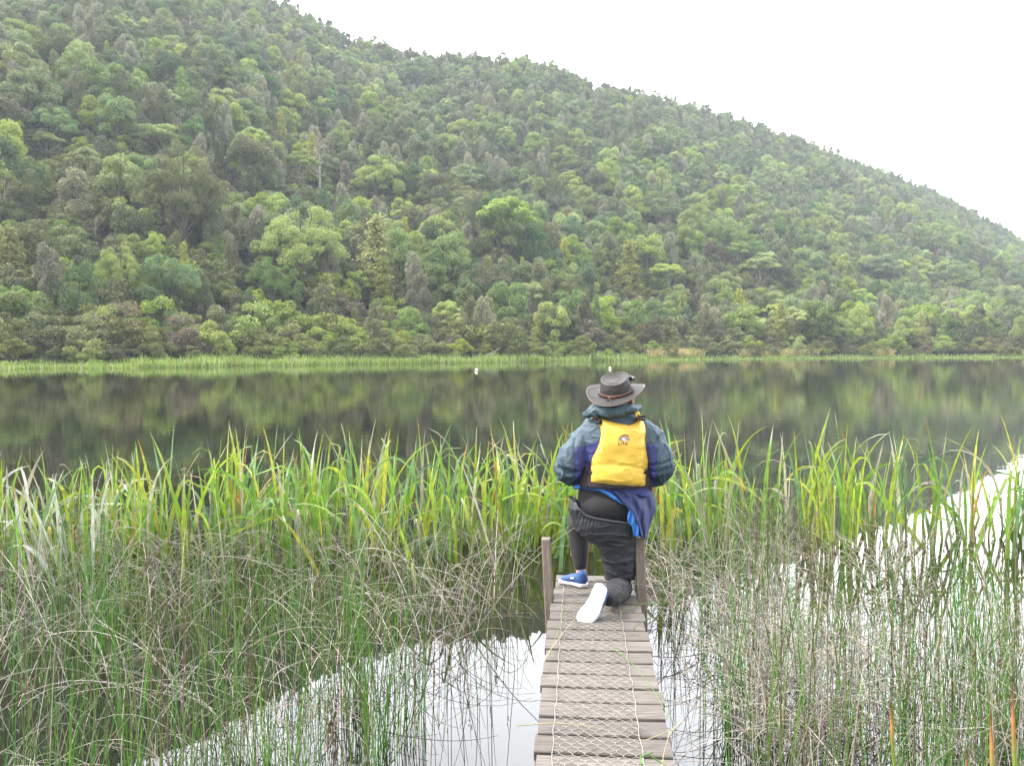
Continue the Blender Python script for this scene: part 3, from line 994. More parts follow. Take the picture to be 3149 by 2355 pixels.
kt = rng.uniform(0.45, 0.9, n); ka = np.where(rng.uniform(0, 1, n) < 0.17, rng.uniform(1.0, 2.3, n), 0)
hgt = hgt * np.where(bend < 0.74, 1, 1.12)
phi = rng.uniform(0, 6.283, n)
Vv, F, tt, m_ = strands(base, hgt, phi, th0, th1, rng.uniform(1.3, 3.2, n), 11, rng.uniform(0.010, 0.020, n), 2, rng.uniform(-1.4, 1.4, n), (kt, ka))
c0 = pick_cols(n, REED_PAL, [0.30, 0.30, 0.17, 0.09, 0.12, 0.02])
pale = (uu < -0.5) & (rng.uniform(0, 1, n) < 0.28); c0[pale] = np.array([.50, .52, .44])
tip = np.where(rng.uniform(0, 1, n)[:, None] < 0.08, np.array([[0.48, 0.20, 0.06]]), np.where(rng.uniform(0, 1, n)[:, None] < 0.3, np.array([[0.5, 0.48, 0.32]]), c0))
base_c = c0 * 0.55 + np.array([0.20, 0.19, 0.05]) * 0.45
ft = np.clip((tt - 0.82) / 0.12, 0, 1)[None, :, None]; fb = np.clip((0.3 - tt) / 0.3, 0, 1)[None, :, None]
cc = c0[:, None, :] * (1 - ft) + tip[:, None, :] * ft; cc = cc * (1 - fb) + base_c[:, None, :] * fb
cc = np.repeat(cc.reshape(-1, 3), m_, axis=0)
M_blade = blade_mat('reed_leaf', 0.4, 0.38, 0.5)
M_stem = blade_mat('rush_stem', 0.0, 0.42, 0.5)
reeds = mk('reeds', mesh_np('reeds', Vv, [F], cc), M_blade); tag(reeds, kind='stuff')


def rush_field(name, n, region, hr_, pal, pp, w_r, th0s, bent_frac, mat, zb=-0.04, K=7, keep=None, dead_th=(0.8, 2.3)):
    x0, x1, y0, y1 = region
    u = rng.uniform(x0, x1, n); Y = np.sqrt(rng.uniform(y0 ** 2, y1 ** 2, n))
    base = np.stack([u * Y, Y, np.full(n, zb)], 1)
    cl_ = np.array([mnoise.noise(Vector((a_ * 3.2, b_ * 3.2, 4.7))) for a_, b_ in base[:, :2]])
    k_ = off_deck(base, 0.33) & (cl_ > rng.uniform(-0.45, 0.4, n))
    if keep is not None: k_ &= keep(base)
    base = base[k_]; n = len(base)
    h = rng.uniform(hr_[0], hr_[1], n)
    b_ = rng.uniform(0, 1, n) < bent_frac
    th0 = np.abs(rng.normal(0, th0s, n)); th1 = np.where(b_, rng.uniform(dead_th[0], dead_th[1], n), rng.uniform(0, 0.3, n))
    kt = rng.uniform(0.3, 0.8, n); ka = np.where(b_ & (rng.uniform(0, 1, n) < 0.25), rng.uniform(0.8, 1.8, n), 0)
    phi = rng.uniform(0, 6.283, n)
    Vv, F, tt, m_ = strands(base, h, phi, th0, th1, rng.uniform(1.0, 2.2, n), K, rng.uniform(w_r[0], w_r[1], n), 3, None, (kt, ka), flat=False)
    c0 = pick_cols(n, pal, pp)
    c0[b_] = c0[b_] * 0.25 + pick_cols(int(b_.sum()), DEAD, [0.5, 0.3, 0.2]) * 0.75
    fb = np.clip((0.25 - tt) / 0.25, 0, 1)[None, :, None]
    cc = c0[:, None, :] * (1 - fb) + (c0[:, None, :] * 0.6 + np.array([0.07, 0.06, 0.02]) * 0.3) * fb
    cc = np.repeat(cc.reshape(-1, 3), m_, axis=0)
    return Vv, F, cc


DEAD = [(0.38, 0.32, 0.28), (0.28, 0.23, 0.19), (0.47, 0.43, 0.36)]
GREEN = [(0.055, 0.17, 0.018), (0.09, 0.23, 0.025), (0.16, 0.28, 0.045), (0.36, 0.32, 0.27)]


def merge(parts):
    Vs, Fs, Cs, n0 = [], [], [], 0
    for Vv, F, cc in parts:
        Vs.append(Vv); Fs.append(F + n0); Cs.append(cc); n0 += len(Vv)
    return np.concatenate(Vs), [np.concatenate(Fs)], np.concatenate(Cs)


left_keep = lambda B: (B[:, 0] < deck_x(B[:, 1]) - 0.27 - np.clip(1.15 - 0.23 * (B[:, 1] - 2.2), 0.12, 1.2) * rng.uniform(0.15, 1.0, len(B)) ** 0.6)
parts = [
    # far left, between the reeds and the near water
    rush_field('a', 1350, (-0.72, 0.16, 4.4, 7.4), (0.4, 0.85), GREEN, [0.42, 0.32, 0.18, 0.08], (0.0017, 0.0030), 0.14, 0.20, None, keep=left_keep),
    # near left clumps
    rush_field('b', 800, (-0.72, 0.02, 2.3, 4.6), (0.55, 1.0), GREEN, [0.5, 0.32, 0.13, 0.05], (0.0015, 0.0027), 0.10, 0.13, None, keep=left_keep),
    # left tangle corner
    rush_field('c', 700, (-0.8, -0.33, 2.2, 3.6), (0.35, 0.6), GREEN, [0.3, 0.3, 0.25, 0.15], (0.0016, 0.0028), 0.3, 0.5, None),
]
parts_r = [
    rush_field('d', 2000, (0.17, 0.78, 3.2, 7.3), (0.5, 0.95), GREEN, [0.25, 0.3, 0.25, 0.2], (0.0018, 0.0034), 0.13, 0.30, None, keep=lambda B: (B[:, 0] > deck_x(B[:, 1]) + 0.3 + 0.25 * rng.uniform(0, 1, len(B)) * (B[:, 1] < 4.9)) & (rng.uniform(0, 1, len(B)) < np.where(B[:, 0] / B[:, 1] > .33, np.where(B[:, 1] > 4.9, .22, .6), 1.0))),
    rush_field('e', 1350, (0.24, 0.8, 2.2, 4.4), (0.5, 0.95), GREEN, [0.25, 0.3, 0.25, 0.2], (0.0016, 0.0030), 0.14, 0.30, None, keep=lambda B: B[:, 0] > deck_x(B[:, 1]) + 0.36 + 0.3 * rng.uniform(0, 1, len(B))),
]
# tight tufts of upright green rushes
tb = []
for q in range(22):
    left_ = q < 14
    u0 = rng.uniform(-0.50, -0.10) if left_ else rng.uniform(0.30, 0.62)
    Y0 = rng.uniform(2.5, 5.6); x0 = u0 * Y0
    if left_ and x0 > deck_x(Y0) - 0.75: x0 -= 0.4
    if not left_ and x0 < deck_x(Y0) + 0.7: x0 += 0.3
    k_ = int(rng.integers(12, 30)); rr = rng.uniform(0.03, 0.09)
    b_ = np.stack([x0 + rng.normal(0, rr, k_), Y0 + rng.normal(0, rr, k_), np.full(k_, -0.04)], 1); tb.append(b_)
tb = np.concatenate(tb); n = len(tb)
Vt, Ft, tt, m_ = strands(tb, rng.uniform(0.35, 0.85, n), rng.uniform(0, 6.283, n), np.abs(rng.normal(0, 0.10, n)), rng.uniform(0, .3, n), np.full(n, 1.6), 7, rng.uniform(0.0017, 0.0032, n), 3, None, None, flat=False)
ct = np.repeat(pick_cols(n, GREEN, [0.35, 0.35, 0.25, 0.05]), 8 * m_, axis=0)
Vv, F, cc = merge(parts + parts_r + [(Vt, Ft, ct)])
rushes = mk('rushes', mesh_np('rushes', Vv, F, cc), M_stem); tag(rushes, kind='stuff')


# dead bent stems lying tangled low over the water
def dead_field(n, region, hr_=(0.35, 0.8), z=(0, 0.12), w_r=(0.0016, 0.003), keep=None, ths=(0.3, 1.2)):
    x0, x1, y0, y1 = region
    u = rng.uniform(x0, x1, n); Y = np.sqrt(rng.uniform(y0 ** 2, y1 ** 2, n))
    base = np.stack([u * Y, Y, rng.uniform(z[0], z[1], n)], 1)
    cl_ = np.array([mnoise.noise(Vector((a_ * 2.2, b_ * 2.2, 14.7))) for a_, b_ in base[:, :2]])
    k_ = off_deck(base, 0.36) & (cl_ > rng.uniform(-0.3, 0.3, n))
    if keep is not None: k_ &= keep(base)
    base = base[k_]; n = len(base)
    h = rng.uniform(hr_[0], hr_[1], n)
    Vv, F, tt, m_ = strands(base, h, rng.uniform(0, 6.283, n), rng.uniform(ths[0], ths[1], n), rng.uniform(0.3, 1.6, n), rng.uniform(0.8, 2, n), 8, rng.uniform(w_r[0], w_r[1], n), 3, None, None, flat=False)
    Vv[:, 2] = np.maximum(Vv[:, 2], 0.004)
    cc = np.repeat(pick_cols(n, DEAD, [0.5, 0.25, 0.25]), 9 * m_, axis=0)
    return Vv, F, cc


Vv, F, cc = merge([
    dead_field(1500, (-0.72, 0.1, 4.6, 7.3), w_r=(.0013, .0026), keep=left_keep), dead_field(350, (-0.72, -0.02, 3.2, 4.8), keep=left_keep), dead_field(130, (-0.72, -0.02, 2.3, 4.0), keep=left_keep),
    dead_field(900, (0.17, 0.5, 4.6, 7.0), hr_=(0.3, 0.6)), dead_field(1000, (0.26, 0.62, 2.6, 5.2), w_r=(.0013, .0026), keep=lambda B: B[:, 0] > deck_x(B[:, 1]) + 0.6),
    dead_field(160, (0.1, 0.2, 5.6, 6.8), hr_=(0.2, 0.5)), dead_field(1700, (0.2, 0.42, 3.4, 5.6), hr_=(0.2, 0.5), z=(0, .3), w_r=(.0014, .0028), keep=lambda B: B[:, 0] > deck_x(B[:, 1]) + 0.62),
    dead_field(90, (-0.66, 0.06, 4.0, 6.6), hr_=(0.7, 1.25), w_r=(.0026, .0040), ths=(.2, .7), keep=left_keep)])
dead = mk('dead_rushes', mesh_np('dead_rushes', Vv, F, cc), M_stem); tag(dead, kind='stuff')

# short cut-off stems breaking the surface
n = 1100
u = rng.uniform(-0.6, 0.2, n); Y = rng.uniform(3.2, 6.6, n)
base = np.stack([u * Y, Y, np.full(n, -0.02)], 1); base = base[off_deck(base, 0.36) & left_keep(base)]; n = len(base)
Vv, F, tt, m_ = strands(base, rng.uniform(0.03, 0.07, n), rng.uniform(0, 6.28, n), np.abs(rng.normal(0, 0.4, n)), np.zeros(n), np.ones(n), 2, np.full(n, 0.0026), 4, flat=False)
cc = np.repeat(np.tile(np.array([[0.2, 0.16, 0.1], [0.4, 0.35, 0.25], [0.75, 0.72, 0.65]]), (n, 1)), m_, axis=0)  # near-white tips: the lit glints on the stubs are painted into their colour
stub = mk('rush_stubble', mesh_np('stubble', Vv, [F], cc), M_stem); tag(stub, kind='stuff')

# seed heads
mb = MB()
for q in range(260):
    if rng.uniform() < 0.45: u0 = rng.uniform(-0.62, 0.0)
    else: u0 = rng.uniform(0.27, 0.65)
    Y0 = rng.uniform(2.7, 6.8); p0 = np.array([u0 * Y0, Y0, rng.uniform(0.4, 0.88)])
    if abs(p0[0] - deck_x(Y0)) < 0.5: continue
    for k_ in range(4):
        mb.ell(p0 + rng.normal(0, 0.006, 3) + [0, 0, k_ * 0.014], (0.0035, 0.0035, 0.008), nu=5, nv=4)
    mb.tube([[p0[0] + rng.normal(0, 0.03), p0[1], 0], p0 + [0, 0, 0.05], p0 + [rng.normal(0, 0.02), 0, 0.16]], [0.0022, 0.0018, 0.0006], 3)
M_seed = pmat('rush_seed', (0.12, 0.09, 0.045), 0.8)
seeds = mk('rush_seed_grass', mb.mesh('seeds'), M_seed); tag(seeds, kind='stuff')

# far-shore reeds
n = 26000
u = rng.uniform(-0.9, 0.9, n)
dens = np.array([mnoise.noise(Vector((a_ * 26, 1.1, 0))) for a_ in u])
Y = shoreY(u) + rng.uniform(-2.8, 1.0, n) + 0.8 * dens
hgt = rng.uniform(0.4, 1.05, n) * np.where(u < -0.44, 0.6, 1) * (1 + 0.6 * dens) * np.where(u > 0.16, 0.55, 1)
base = np.stack([u * Y, Y, np.maximum(terrain(u * Y, Y), -0.1)], 1)
Vv, F, tt, m_ = strands(base, hgt, rng.uniform(0, 6.28, n), np.abs(rng.normal(0, 0.12, n)), rng.uniform(0.1, 1.1, n), np.full(n, 1.6), 4, rng.uniform(0.02, 0.045, n), 2)
cc = np.repeat(pick_cols(n, [(0.24, 0.38, 0.06), (0.38, 0.44, 0.10), (0.50, 0.52, 0.32), (0.18, 0.28, 0.06)], [0.4, 0.3, 0.12, 0.18]), 5 * m_, axis=0)
fr = mk('far_shore_grass', mesh_np('far_reeds', Vv, [F], cc), M_blade); tag(fr, kind='stuff')

# tan sedge on the right part of the far shore
n = 11000
u = rng.uniform(0.14, 0.64, n)
k_ = np.array([mnoise.noise(Vector((a_ * 14, 7.7, 0))) for a_ in u]) > -0.12
u = u[k_]; n = len(u)
Y = shoreY(u) + rng.uniform(0.8, 8.0, n)
base = np.stack([u * Y, Y, terrain(u * Y, Y)], 1)
Vv, F, tt, m_ = strands(base, rng.uniform(0.8, 1.6, n), rng.uniform(0, 6.28, n), np.abs(rng.normal(0, 0.2, n)), rng.uniform(0.3, 1.5, n), np.full(n, 1.4), 3, rng.uniform(0.03, 0.06, n), 2)
cc = np.repeat(pick_cols(n, [(0.55, 0.43, 0.20), (0.45, 0.44, 0.16), (0.34, 0.22, 0.10)], [0.5, 0.35, 0.15]), 4 * m_, axis=0)
ts_ = mk('sedge_grass', mesh_np('sedge', Vv, [F], cc), M_blade); tag(ts_, kind='stuff')

# fallen pale branch at the far shore, two floats
p0 = gnd(1440 * 1.0, 1100, 0.1)
b0 = at(1492, 1094, 99.0); 
mb = MB()
mb.tube([b0, at(1510, 1086, 98.4), at(1530, 1076, 98), at(1541, 1071, 97.8)], [0.06, 0.05, 0.035, 0.015], 6)
mb.tube([at(1510, 1086, 98.4), at(1520, 1090, 98.0)], [0.03, 0.012], 5)
mb.tube([at(1530, 1076, 98), at(1533, 1070, 98.0)], [0.04, 0.01], 5)
fb_ = root_mesh('fallen_branch', mb.mesh('fallen_branch'), M_barkw, b0)
tag(fb_, 'thin dead branch leaning out over the far water\'s edge', 'branch')
M_float = pmat('float_white', (0.8, 0.8, 0.74), 0.4, 0.1, 8)
for q, (x_, Y_, r_, lb) in enumerate(((1465, 64, 0.13, 'small round white float on open water left of the man'), (1876, 70, 0.11, 'small white float on the water just above the hat'))):
    e = at(x_, 1140, Y_); loc = Vector((e.x, Y_, 0))
    mb = MB(); mb.ell((e.x, Y_, r_ * 0.55), (r_, r_, r_)); mb.tube([(e.x, Y_, r_ * 1.4), (e.x, Y_, r_ * 1.9)], [r_ * 0.22, r_ * 0.2], 8)
    tag(root_mesh('mooring_float', mb.mesh('float'), M_float, loc), lb, 'float', 'white floats on the lake')

# ------------------------------------------------------------------ boardwalk
DZ = 0.30
ddir = np.array([0.0805, 1.0]); ddir /= np.linalg.norm(ddir); dn = np.array([ddir[1], -ddir[0]])
ANG = math.atan2(-ddir[0], ddir[1])
MR = np.array(Matrix.Rotation(ANG, 3, 'Z'))
bw = empty('boardwalk', (deck_x(3.0), 3.0, 0), 'narrow weathered plank boardwalk covered with wire netting, ending at two short posts', 'boardwalk')
M_wood = bpy.data.materials.new('weathered_plank'); M_wood.use_nodes = True
nt = M_wood.node_tree; b = nt.nodes['Principled BSDF']
g = N(nt, 'ShaderNodeNewGeometry'); t = N(nt, 'ShaderNodeTexCoord')
mp = N(nt, 'ShaderNodeMapping'); mp.inputs['Scale'].default_value = (3, 40, 40); L(nt, t.outputs['Object'], mp.inputs[0])
n1 = N(nt, 'ShaderNodeTexNoise'); n1.inputs['Scale'].default_value = 3; n1.inputs['Detail'].default_value = 8; L(nt, mp.outputs[0], n1.inputs['Vector'])
n2 = N(nt, 'ShaderNodeTexNoise'); n2.inputs['Scale'].default_value = 11; n2.inputs['Detail'].default_value = 6; L(nt, t.outputs['Object'], n2.inputs['Vector'])
col = mixc(nt, mapr(nt, n1.outputs[0], 0.3, 0.7, 0, 1), (0.100, 0.084, 0.072), (0.195, 0.168, 0.147))
col = mixc(nt, mapr(nt, n2.outputs[0], 0.55, 0.75, 0, 0.55), col, (0.055, 0.045, 0.035))
hv = N(nt, 'ShaderNodeHueSaturation'); L(nt, col, hv.inputs['Color']); L(nt, mapr(nt, g.outputs['Random Per Island'], 0, 1, 0.8, 1.15, False), hv.inputs['Value'])
L(nt, hv.outputs[0], b.inputs['Base Color']); b.inputs['Roughness'].default_value = 0.75
bp = N(nt, 'ShaderNodeBump'); bp.inputs['Strength'].default_value = 0.35; bp.inputs['Distance'].default_value = 0.006
L(nt, n1.outputs[0], bp.inputs['Height']); L(nt, bp.outputs[0], b.inputs['Normal'])
M_wood2 = pmat('post_wood', (0.26, 0.205, 0.17), 0.85, 0.35, 14, 0.5, 30, stretch=(8, 8, 1))

mb = MB()
Yp = 2.05
pk = 0
while Yp < 5.5:
    hw = np.interp(Yp, [2.9, 3.3, 4.0, 5.0], [0.252, 0.257, 0.264, 0.268]) + rng.uniform(-0.007, 0.007) - (0.022 if Yp > 4.9 else 0)
    cx = deck_x(Yp) + rng.uniform(-0.006, 0.006)
    zz = DZ - 0.0185 + rng.uniform(-0.0015, 0.0015)
    # plank with softened edges: a bevelled profile swept across
    hy = 0.0665; th = 0.0185; bv = 0.004
    prof = [(-hy, -th), (hy, -th), (hy, th - bv), (hy - bv, th), (-hy + bv, th), (-hy, th - bv)]
    nseg = 9
    Vp = []
    dip = rng.normal(0, 0.0012)
    for s_ in np.linspace(-hw, hw, nseg):
        for (py_, pz_) in prof:
            l_ = np.array([s_, py_ + 0.0015 * math.sin(s_ * 9 + Yp * 7), pz_ + dip * (s_ / hw) ** 2])
            Vp.append(MR @ l_ + np.array([cx, Yp, zz]))
    k6 = 6
    i = np.arange(nseg - 1)[:, None] * k6; j = np.arange(k6)[None, :]; j2 = (j + 1) % k6
    mb.add(Vp, [np.stack([i + j, i + k6 + j, i + k6 + j2, i + j2], -1).reshape(-1, 4), [list(range(k6))], [list(range((nseg - 1) * k6, nseg * k6))[::-1]]])
    Yp += 0.1545 + rng.uniform(-0.002, 0.002); pk += 1
deck = mk('plank_deck', mb.mesh('deck', smooth=False), M_wood, bw)
# stringers
for s_ in (-0.2, 0.2):
    mb = MB(); mb.box((deck_x(3.75) + s_ * dn[0], 3.75 + s_ * dn[1], DZ - 0.037 - 0.062), (0.024, 1.72, 0.06), MR)
    mk('stringer', mb.mesh('stringer', smooth=False), M_wood2, bw)
for Yc in (2.5, 5.0):
    mb = MB(); mb.box((deck_x(Yc), Yc, DZ - 0.16 - 0.045), (0.27, 0.03, 0.04), MR)
    mk('cross_beam', mb.mesh('cross_beam', smooth=False), M_wood2, bw)


def post(top, bot, hw, hd, rz, name='post'):
    mb = MB(); top = np.array(top); bot = np.array(bot); nseg = 10
    M3 = np.array(Matrix.Rotation(rz, 3, 'Z'))
    Vp = []
    cr = [(-1, -0.8), (-0.8, -1), (0.8, -1), (1, -0.8), (1, 0.8), (0.8, 1), (-0.8, 1), (-1, 0.8)]
    for k_, t_ in enumerate(list(np.linspace(0, 1, nseg)) + [1.0]):
        c = bot + (top - bot) * t_
        sc = 0.86 if k_ == nseg else 1.0
        wv = 1 + 0.02 * math.sin(t_ * 11)
        for (x_, y_) in cr:
            Vp.append(M3 @ np.array([x_ * hw * wv * sc, y_ * hd * sc, 0]) + c + np.array([0, 0, 0.006 if k_ == nseg else rng.normal(0, 0.0008)]))
    K = nseg + 1
    i = np.arange(K - 1)[:, None] * 8; j = np.arange(8)[None, :]; j2 = (j + 1) % 8
    mb.add(Vp, [np.stack([i + j, i + j2, i + 8 + j2, i + 8 + j], -1).reshape(-1, 4), [list(range((K - 1) * 8, K * 8))], [list(range(8))[::-1]]])
    return mk(name, mb.mesh(name, smooth=False), M_wood2, bw)


lt = at(1679, 1657, 5.02); lb_ = at(1697, 1853, 5.02); dv = (lb_ - lt)
post(lt, lb_ + dv * 1.9 * 0 + Vector((0.02, 0, -0.75)), 0.027, 0.034, ANG)
rt_ = at(1966, 1653, 5.02); rb_ = at(1979, 1849, 5.02)
post(rt_, rb_ + Vector((0.02, 0, -0.75)), 0.029, 0.036, ANG)
for s_ in (-0.24, 0.24):
    post((deck_x(3.3) + s_, 3.3, DZ - 0.05), (deck_x(3.3) + s_, 3.3, -0.7), 0.03, 0.03, ANG, 'pile')

# wire netting
mb = MB()
WX0, WX1, WY0, WY1 = -0.192, 0.140, 2.1, 5.42
cw, chh = 0.0445, 0.0305
rad = 0.0011
ncol = int(round((WX1 - WX0) / cw)); cw = (WX1 - WX0) / ncol
def wp(x, y, z=0):
    yy = y; gap = ((yy - 2.05 + 0.077) % 0.1545) / 0.1545
    sag = -0.006 if (gap < 0.06 or gap > 0.94) else 0
    x = x + 0.0018 * math.sin(yy * 9) + 0.0025 * math.sin(yy * 31 + x * 40)
    z0 = DZ + 0.004 + 0.0025 * math.sin(x * 60 + yy * 37) + sag * 0.4 + z
    c = MR @ np.array([x, 0, 0])
    return np.array([deck_x(yy) + c[0], yy + c[1], z0])
r_ = 0; y = WY0
while y < WY1:
    offs = 0 if r_ % 2 == 0 else 0.5
    for q in range(ncol + 1):
        x0 = WX0 + (q + offs) * cw
        a_, b_, c_, d_ = wp(min(x0, WX1), y, 0.001), wp(min(x0, WX1), y + chh * 0.42), wp(max(WX0, min(WX1, x0 - cw / 2)), y + chh), wp(min(WX1, x0 + cw / 2), y + chh)
        if x0 <= WX1 + 1e-6:
            mb.tube([a_, b_], rad * 1.5, 4, cap=False)
            if x0 > WX0 - 1e-6: mb.tube([b_, c_], rad, 4, cap=False); mb.tube([b_, d_], rad, 4, cap=False)
    y += chh; r_ += 1
for xe in (WX0, WX1):
    mb.tube([wp(xe + 0.0012 * math.sin(k_ * 2.1), k_) for k_ in np.arange(WY0, WY1, 0.02)], rad * 1.7, 5)
M_wire = pmat('netting_wire', (0.38, 0.355, 0.31), 0.5, 0.3, 20, metallic=0.3)
mk('wire_netting', mb.mesh('netting'), M_wire, bw)

# fallen stems lying across the boards
M_straw = pmat('straw', (0.42, 0.36, 0.2), 0.6)
M_gst = pmat('green_stem', (0.11, 0.22, 0.04), 0.5)
FS = [([(1590, 2230, .33), (1700, 2222, .325), (1800, 2228, .325), (1850, 2240, .32)], M_straw, 'long straw-coloured stem lying over the nearest boards'),
      ([(1655, 2062, .34), (1700, 1985, .33), (1760, 1910, .325), (1800, 1870, .33)], M_straw, 'pale straw crossing the left edge of the deck toward the white sole'),
      ([(1885, 1990, .33), (1950, 2045, .33), (2010, 2120, .325), (2055, 2200, .32), (2075, 2225, .3)], M_gst, 'dark green stem slanting off the right edge of the boards'),
      ([(2100, 2215, .42), (2060, 2250, .40), (2040, 2320, .34), (2035, 2370, .32)], M_straw, 'pale arched stem hanging over the near right corner'),
      ([(1905, 1885, .33), (1960, 1857, .36), (2040, 1853, .40), (2060, 1853, .41)], M_gst, 'green stem running flat to the right from behind the heel'),
      ([(1980, 2277, .325), (2030, 2258, .33), (2075, 2237, .36)], M_straw, 'short orange-tinted stem on the right end of a near board'),
      ([(1735, 1858, .34), (1718, 1935, .33), (1690, 2010, .33)], M_gst, 'thin green stem down the left side of the netting'),
      ([(1950, 1938, .33), (1953, 1925, .36), (1985, 1905, .40), (2010, 1895, .43)], M_gst, 'broken green stem sticking up beside the right board ends')]
for pts, m_, lb in FS:
    P = np.array([gnd(x_, y_, z_) for x_, y_, z_ in pts])
    tt_ = np.linspace(0, len(P) - 1, 14); P2 = np.stack([np.interp(tt_, np.arange(len(P)), P[:, k_]) for k_ in range(3)], 1)
    mb = MB(); mb.tube(P2, np.linspace(0.0022, 0.0012, 14), 5)
    tag(root_mesh('fallen_straw', mb.mesh('stem'), m_, tuple(P[0])), lb, 'stem', 'stems fallen across the boardwalk')
# folded green sprig on the nearest boards
P = [gnd(1975, 2350, .325), gnd(1970, 2325, .34), gnd(2008, 2312, .36), gnd(1996, 2322, .35), gnd(2050, 2352, .325)]
mb = MB(); mb.tube(P[:3], [0.005, 0.0045, 0.002], 5); mb.tube(P[3:], [0.004, 0.002], 5)
tag(root_mesh('green_sprig', mb.mesh('sprig'), M_gst, tuple(P[0])), 'thick folded green sprig on the nearest right board', 'sprig')
# orange-tipped stout stems at the bottom right
for x_, yb, yt, Y_, lb in ((2760, 2380, 2150, 2.9, 'stout stem with orange tip rising at the bottom right, left one'), (2995, 2380, 2300, 2.5, 'short orange-tipped stem cut by the bottom edge of the view'),
                           (3068, 2380, 2170, 2.6, 'stout orange-tipped stem second from the right edge'), (3135, 2380, 2100, 2.6, 'tallest stout orange-tipped stem at the right edge')):
    t0 = at(x_ - 22, yt, Y_); b0 = at(x_ + 10, yb, Y_); b0.z = -0.05
    P = [b0, b0.lerp(t0, .5) + Vector((0.01, 0, 0)), b0.lerp(t0, .72), b0.lerp(t0, .85), t0]
    mb = MB(); mb.tube(P, [0.008, 0.007, 0.0065, 0.005, 0.001], 6, col=np.array([[.12, .2, .04], [.16, .26, .05], [.25, .3, .06], [.6, .25, .08], [.5, .22, .08]]))
    tag(root_mesh('orange_tipped_reed', mb.mesh('stem', col=True), M_stem, tuple(b0)), lb, 'stem', 'orange-tipped stems at the near water')
#PERSON-BEGIN
# ------------------------------------------------------------------ the kneeling man
from mathutils.bvhtree import BVHTree
M_skin = pmat('skin', (0.62, 0.36, 0.27), 0.55, 0.08, 12)
M_jacket = pmat('jacket_cloth', (0.1, 0.15, 0.18), 0.62, 0.07, 20, 0.2, 120, attr=True)
M_yellow = pmat('vest_yellow', (0.92, 0.60, 0.085), 0.42, 0.05, 6, 0.12, 16, spec=0.5)
M_black = pmat('black_webbing', (0.022, 0.02, 0.022), 0.6, 0.2, 30)
M_darkmesh = pmat('vest_side_mesh', (0.05, 0.04, 0.045), 0.8, 0.2, 60, 0.4, 220)
M_tights = pmat('tights', (0.016, 0.015, 0.017), 0.8, 0.06, 30, 0.12, 120, sheen=0.1)
M_trous = pmat('overtrouser_cloth', (0.036, 0.038, 0.046), 0.55, 0.08, 20, 0.2, 110)
M_navy = pmat('navy_cloth', (0.030, 0.042, 0.135), 0.65, 0.2, 9, 0.25, 70)
M_blue = pmat('bright_blue_lining', (0.045, 0.20, 0.60), 0.55, 0.2, 14, 0.2, 50)
M_shoe = pmat('shoe_blue', (0.03, 0.085, 0.25), 0.6, 0.2, 25, 0.2, 90)
M_sole = pmat('shoe_sole', (0.80, 0.80, 0.82), 0.5, 0.06, 20)
M_hat = pmat('oiled_leather', (0.052, 0.047, 0.045), 0.6, 0.25, 12, 0.25, 40, spec=0.35)
M_hatedge = pmat('hat_binding', (0.13, 0.095, 0.08), 0.5, 0.2, 20)
M_braid = pmat('braided_leather', (0.13, 0.065, 0.045), 0.45, 0.4, 60)
M_hair = pmat('hair', (0.07, 0.05, 0.04), 0.7, 0.4, 90, 0.5, 200, stretch=(1, 1, 0.2))
M_lens = pmat('dark_lens', (0.01, 0.01, 0.012), 0.1, 0, 1)
M_logo_w = pmat('logo_white', (0.8, 0.76, 0.74), 0.6, 0.1, 40)
M_logo_r = pmat('logo_maroon', (0.20, 0.03, 0.03), 0.6, 0.1, 40)
M_pipe = pmat('vest_binding', (0.16, 0.07, 0.03), 0.6, 0.1, 20)

A = at
QR = Matrix.Rotation(0.83, 3, Vector((1, 2, .6)).normalized())
def nz(co, sc, seed=0.0, stretch=(1, 1, 1)):
    v_ = QR @ Vector((co[0] * sc * stretch[0] + seed, (co[1] - 5) * sc * stretch[1] + seed * .7, co[2] * sc * stretch[2] - seed))
    return 0.75 * mnoise.noise(v_) + 0.35 * mnoise.noise(v_ * 1.9 + Vector((7.1, 3.3, 1.7)))
def ridge(co, sc, seed, stretch=(1, 1, 1)):
    q_ = 1 - abs(nz(co, sc, seed, stretch)) * 2.4
    return max(q_, -0.6) ** 3 if q_ > 0 else q_ * .4

# --- body: one skin
HY = 5.03
yaw = Matrix.Rotation(R(-25), 3, 'Z'); Yw = np.array(yaw)
hc = A(1906, 1214, HY)
mb = MB()
mb.ell(hc, (0.074, 0.094, 0.098), Yw)                                    # skull
mb.ell(hc + yaw @ Vector((0, 0.035, -0.065)), (0.058, 0.062, 0.058), Yw)      # jaw
mb.ell(hc + yaw @ Vector((0, 0.075, -0.105)), (0.024, 0.020, 0.018), Yw)      # chin
mb.limb([(hc + yaw @ Vector((0, 0.094, 0.005)), .011), (hc + yaw @ Vector((0, 0.112, -0.035)), .016)], 10, sub=3)   # nose
mb.ell(hc + yaw @ Vector((0, 0.090, -0.066)), (0.025, 0.012, 0.009), Yw)      # lips
for s_ in (-1, 1):
    mb.ell(hc + yaw @ Vector((s_ * 0.032, 0.083, 0.018)), (0.022, 0.014, 0.008), Yw)   # brows
    mb.ell(hc + yaw @ Vector((s_ * 0.040, 0.068, -0.032)), (0.024, 0.022, 0.022), Yw)  # cheeks
    mb.ell(hc + yaw @ Vector((s_ * 0.079, -0.004, -0.022)), (0.009, 0.019, 0.032), Yw) # ears
    mb.ell(hc + yaw @ Vector((s_ * 0.078, 0.002, -0.046)), (0.007, 0.010, 0.012), Yw)
nk = A(1892, 1285, 5.04)
mb.limb([(hc + Vector((0, 0, -0.05)), .058), (nk, .062)], 16)
Lsh, Rsh = A(1795, 1325, 5.04), A(1988, 1322, 5.04)
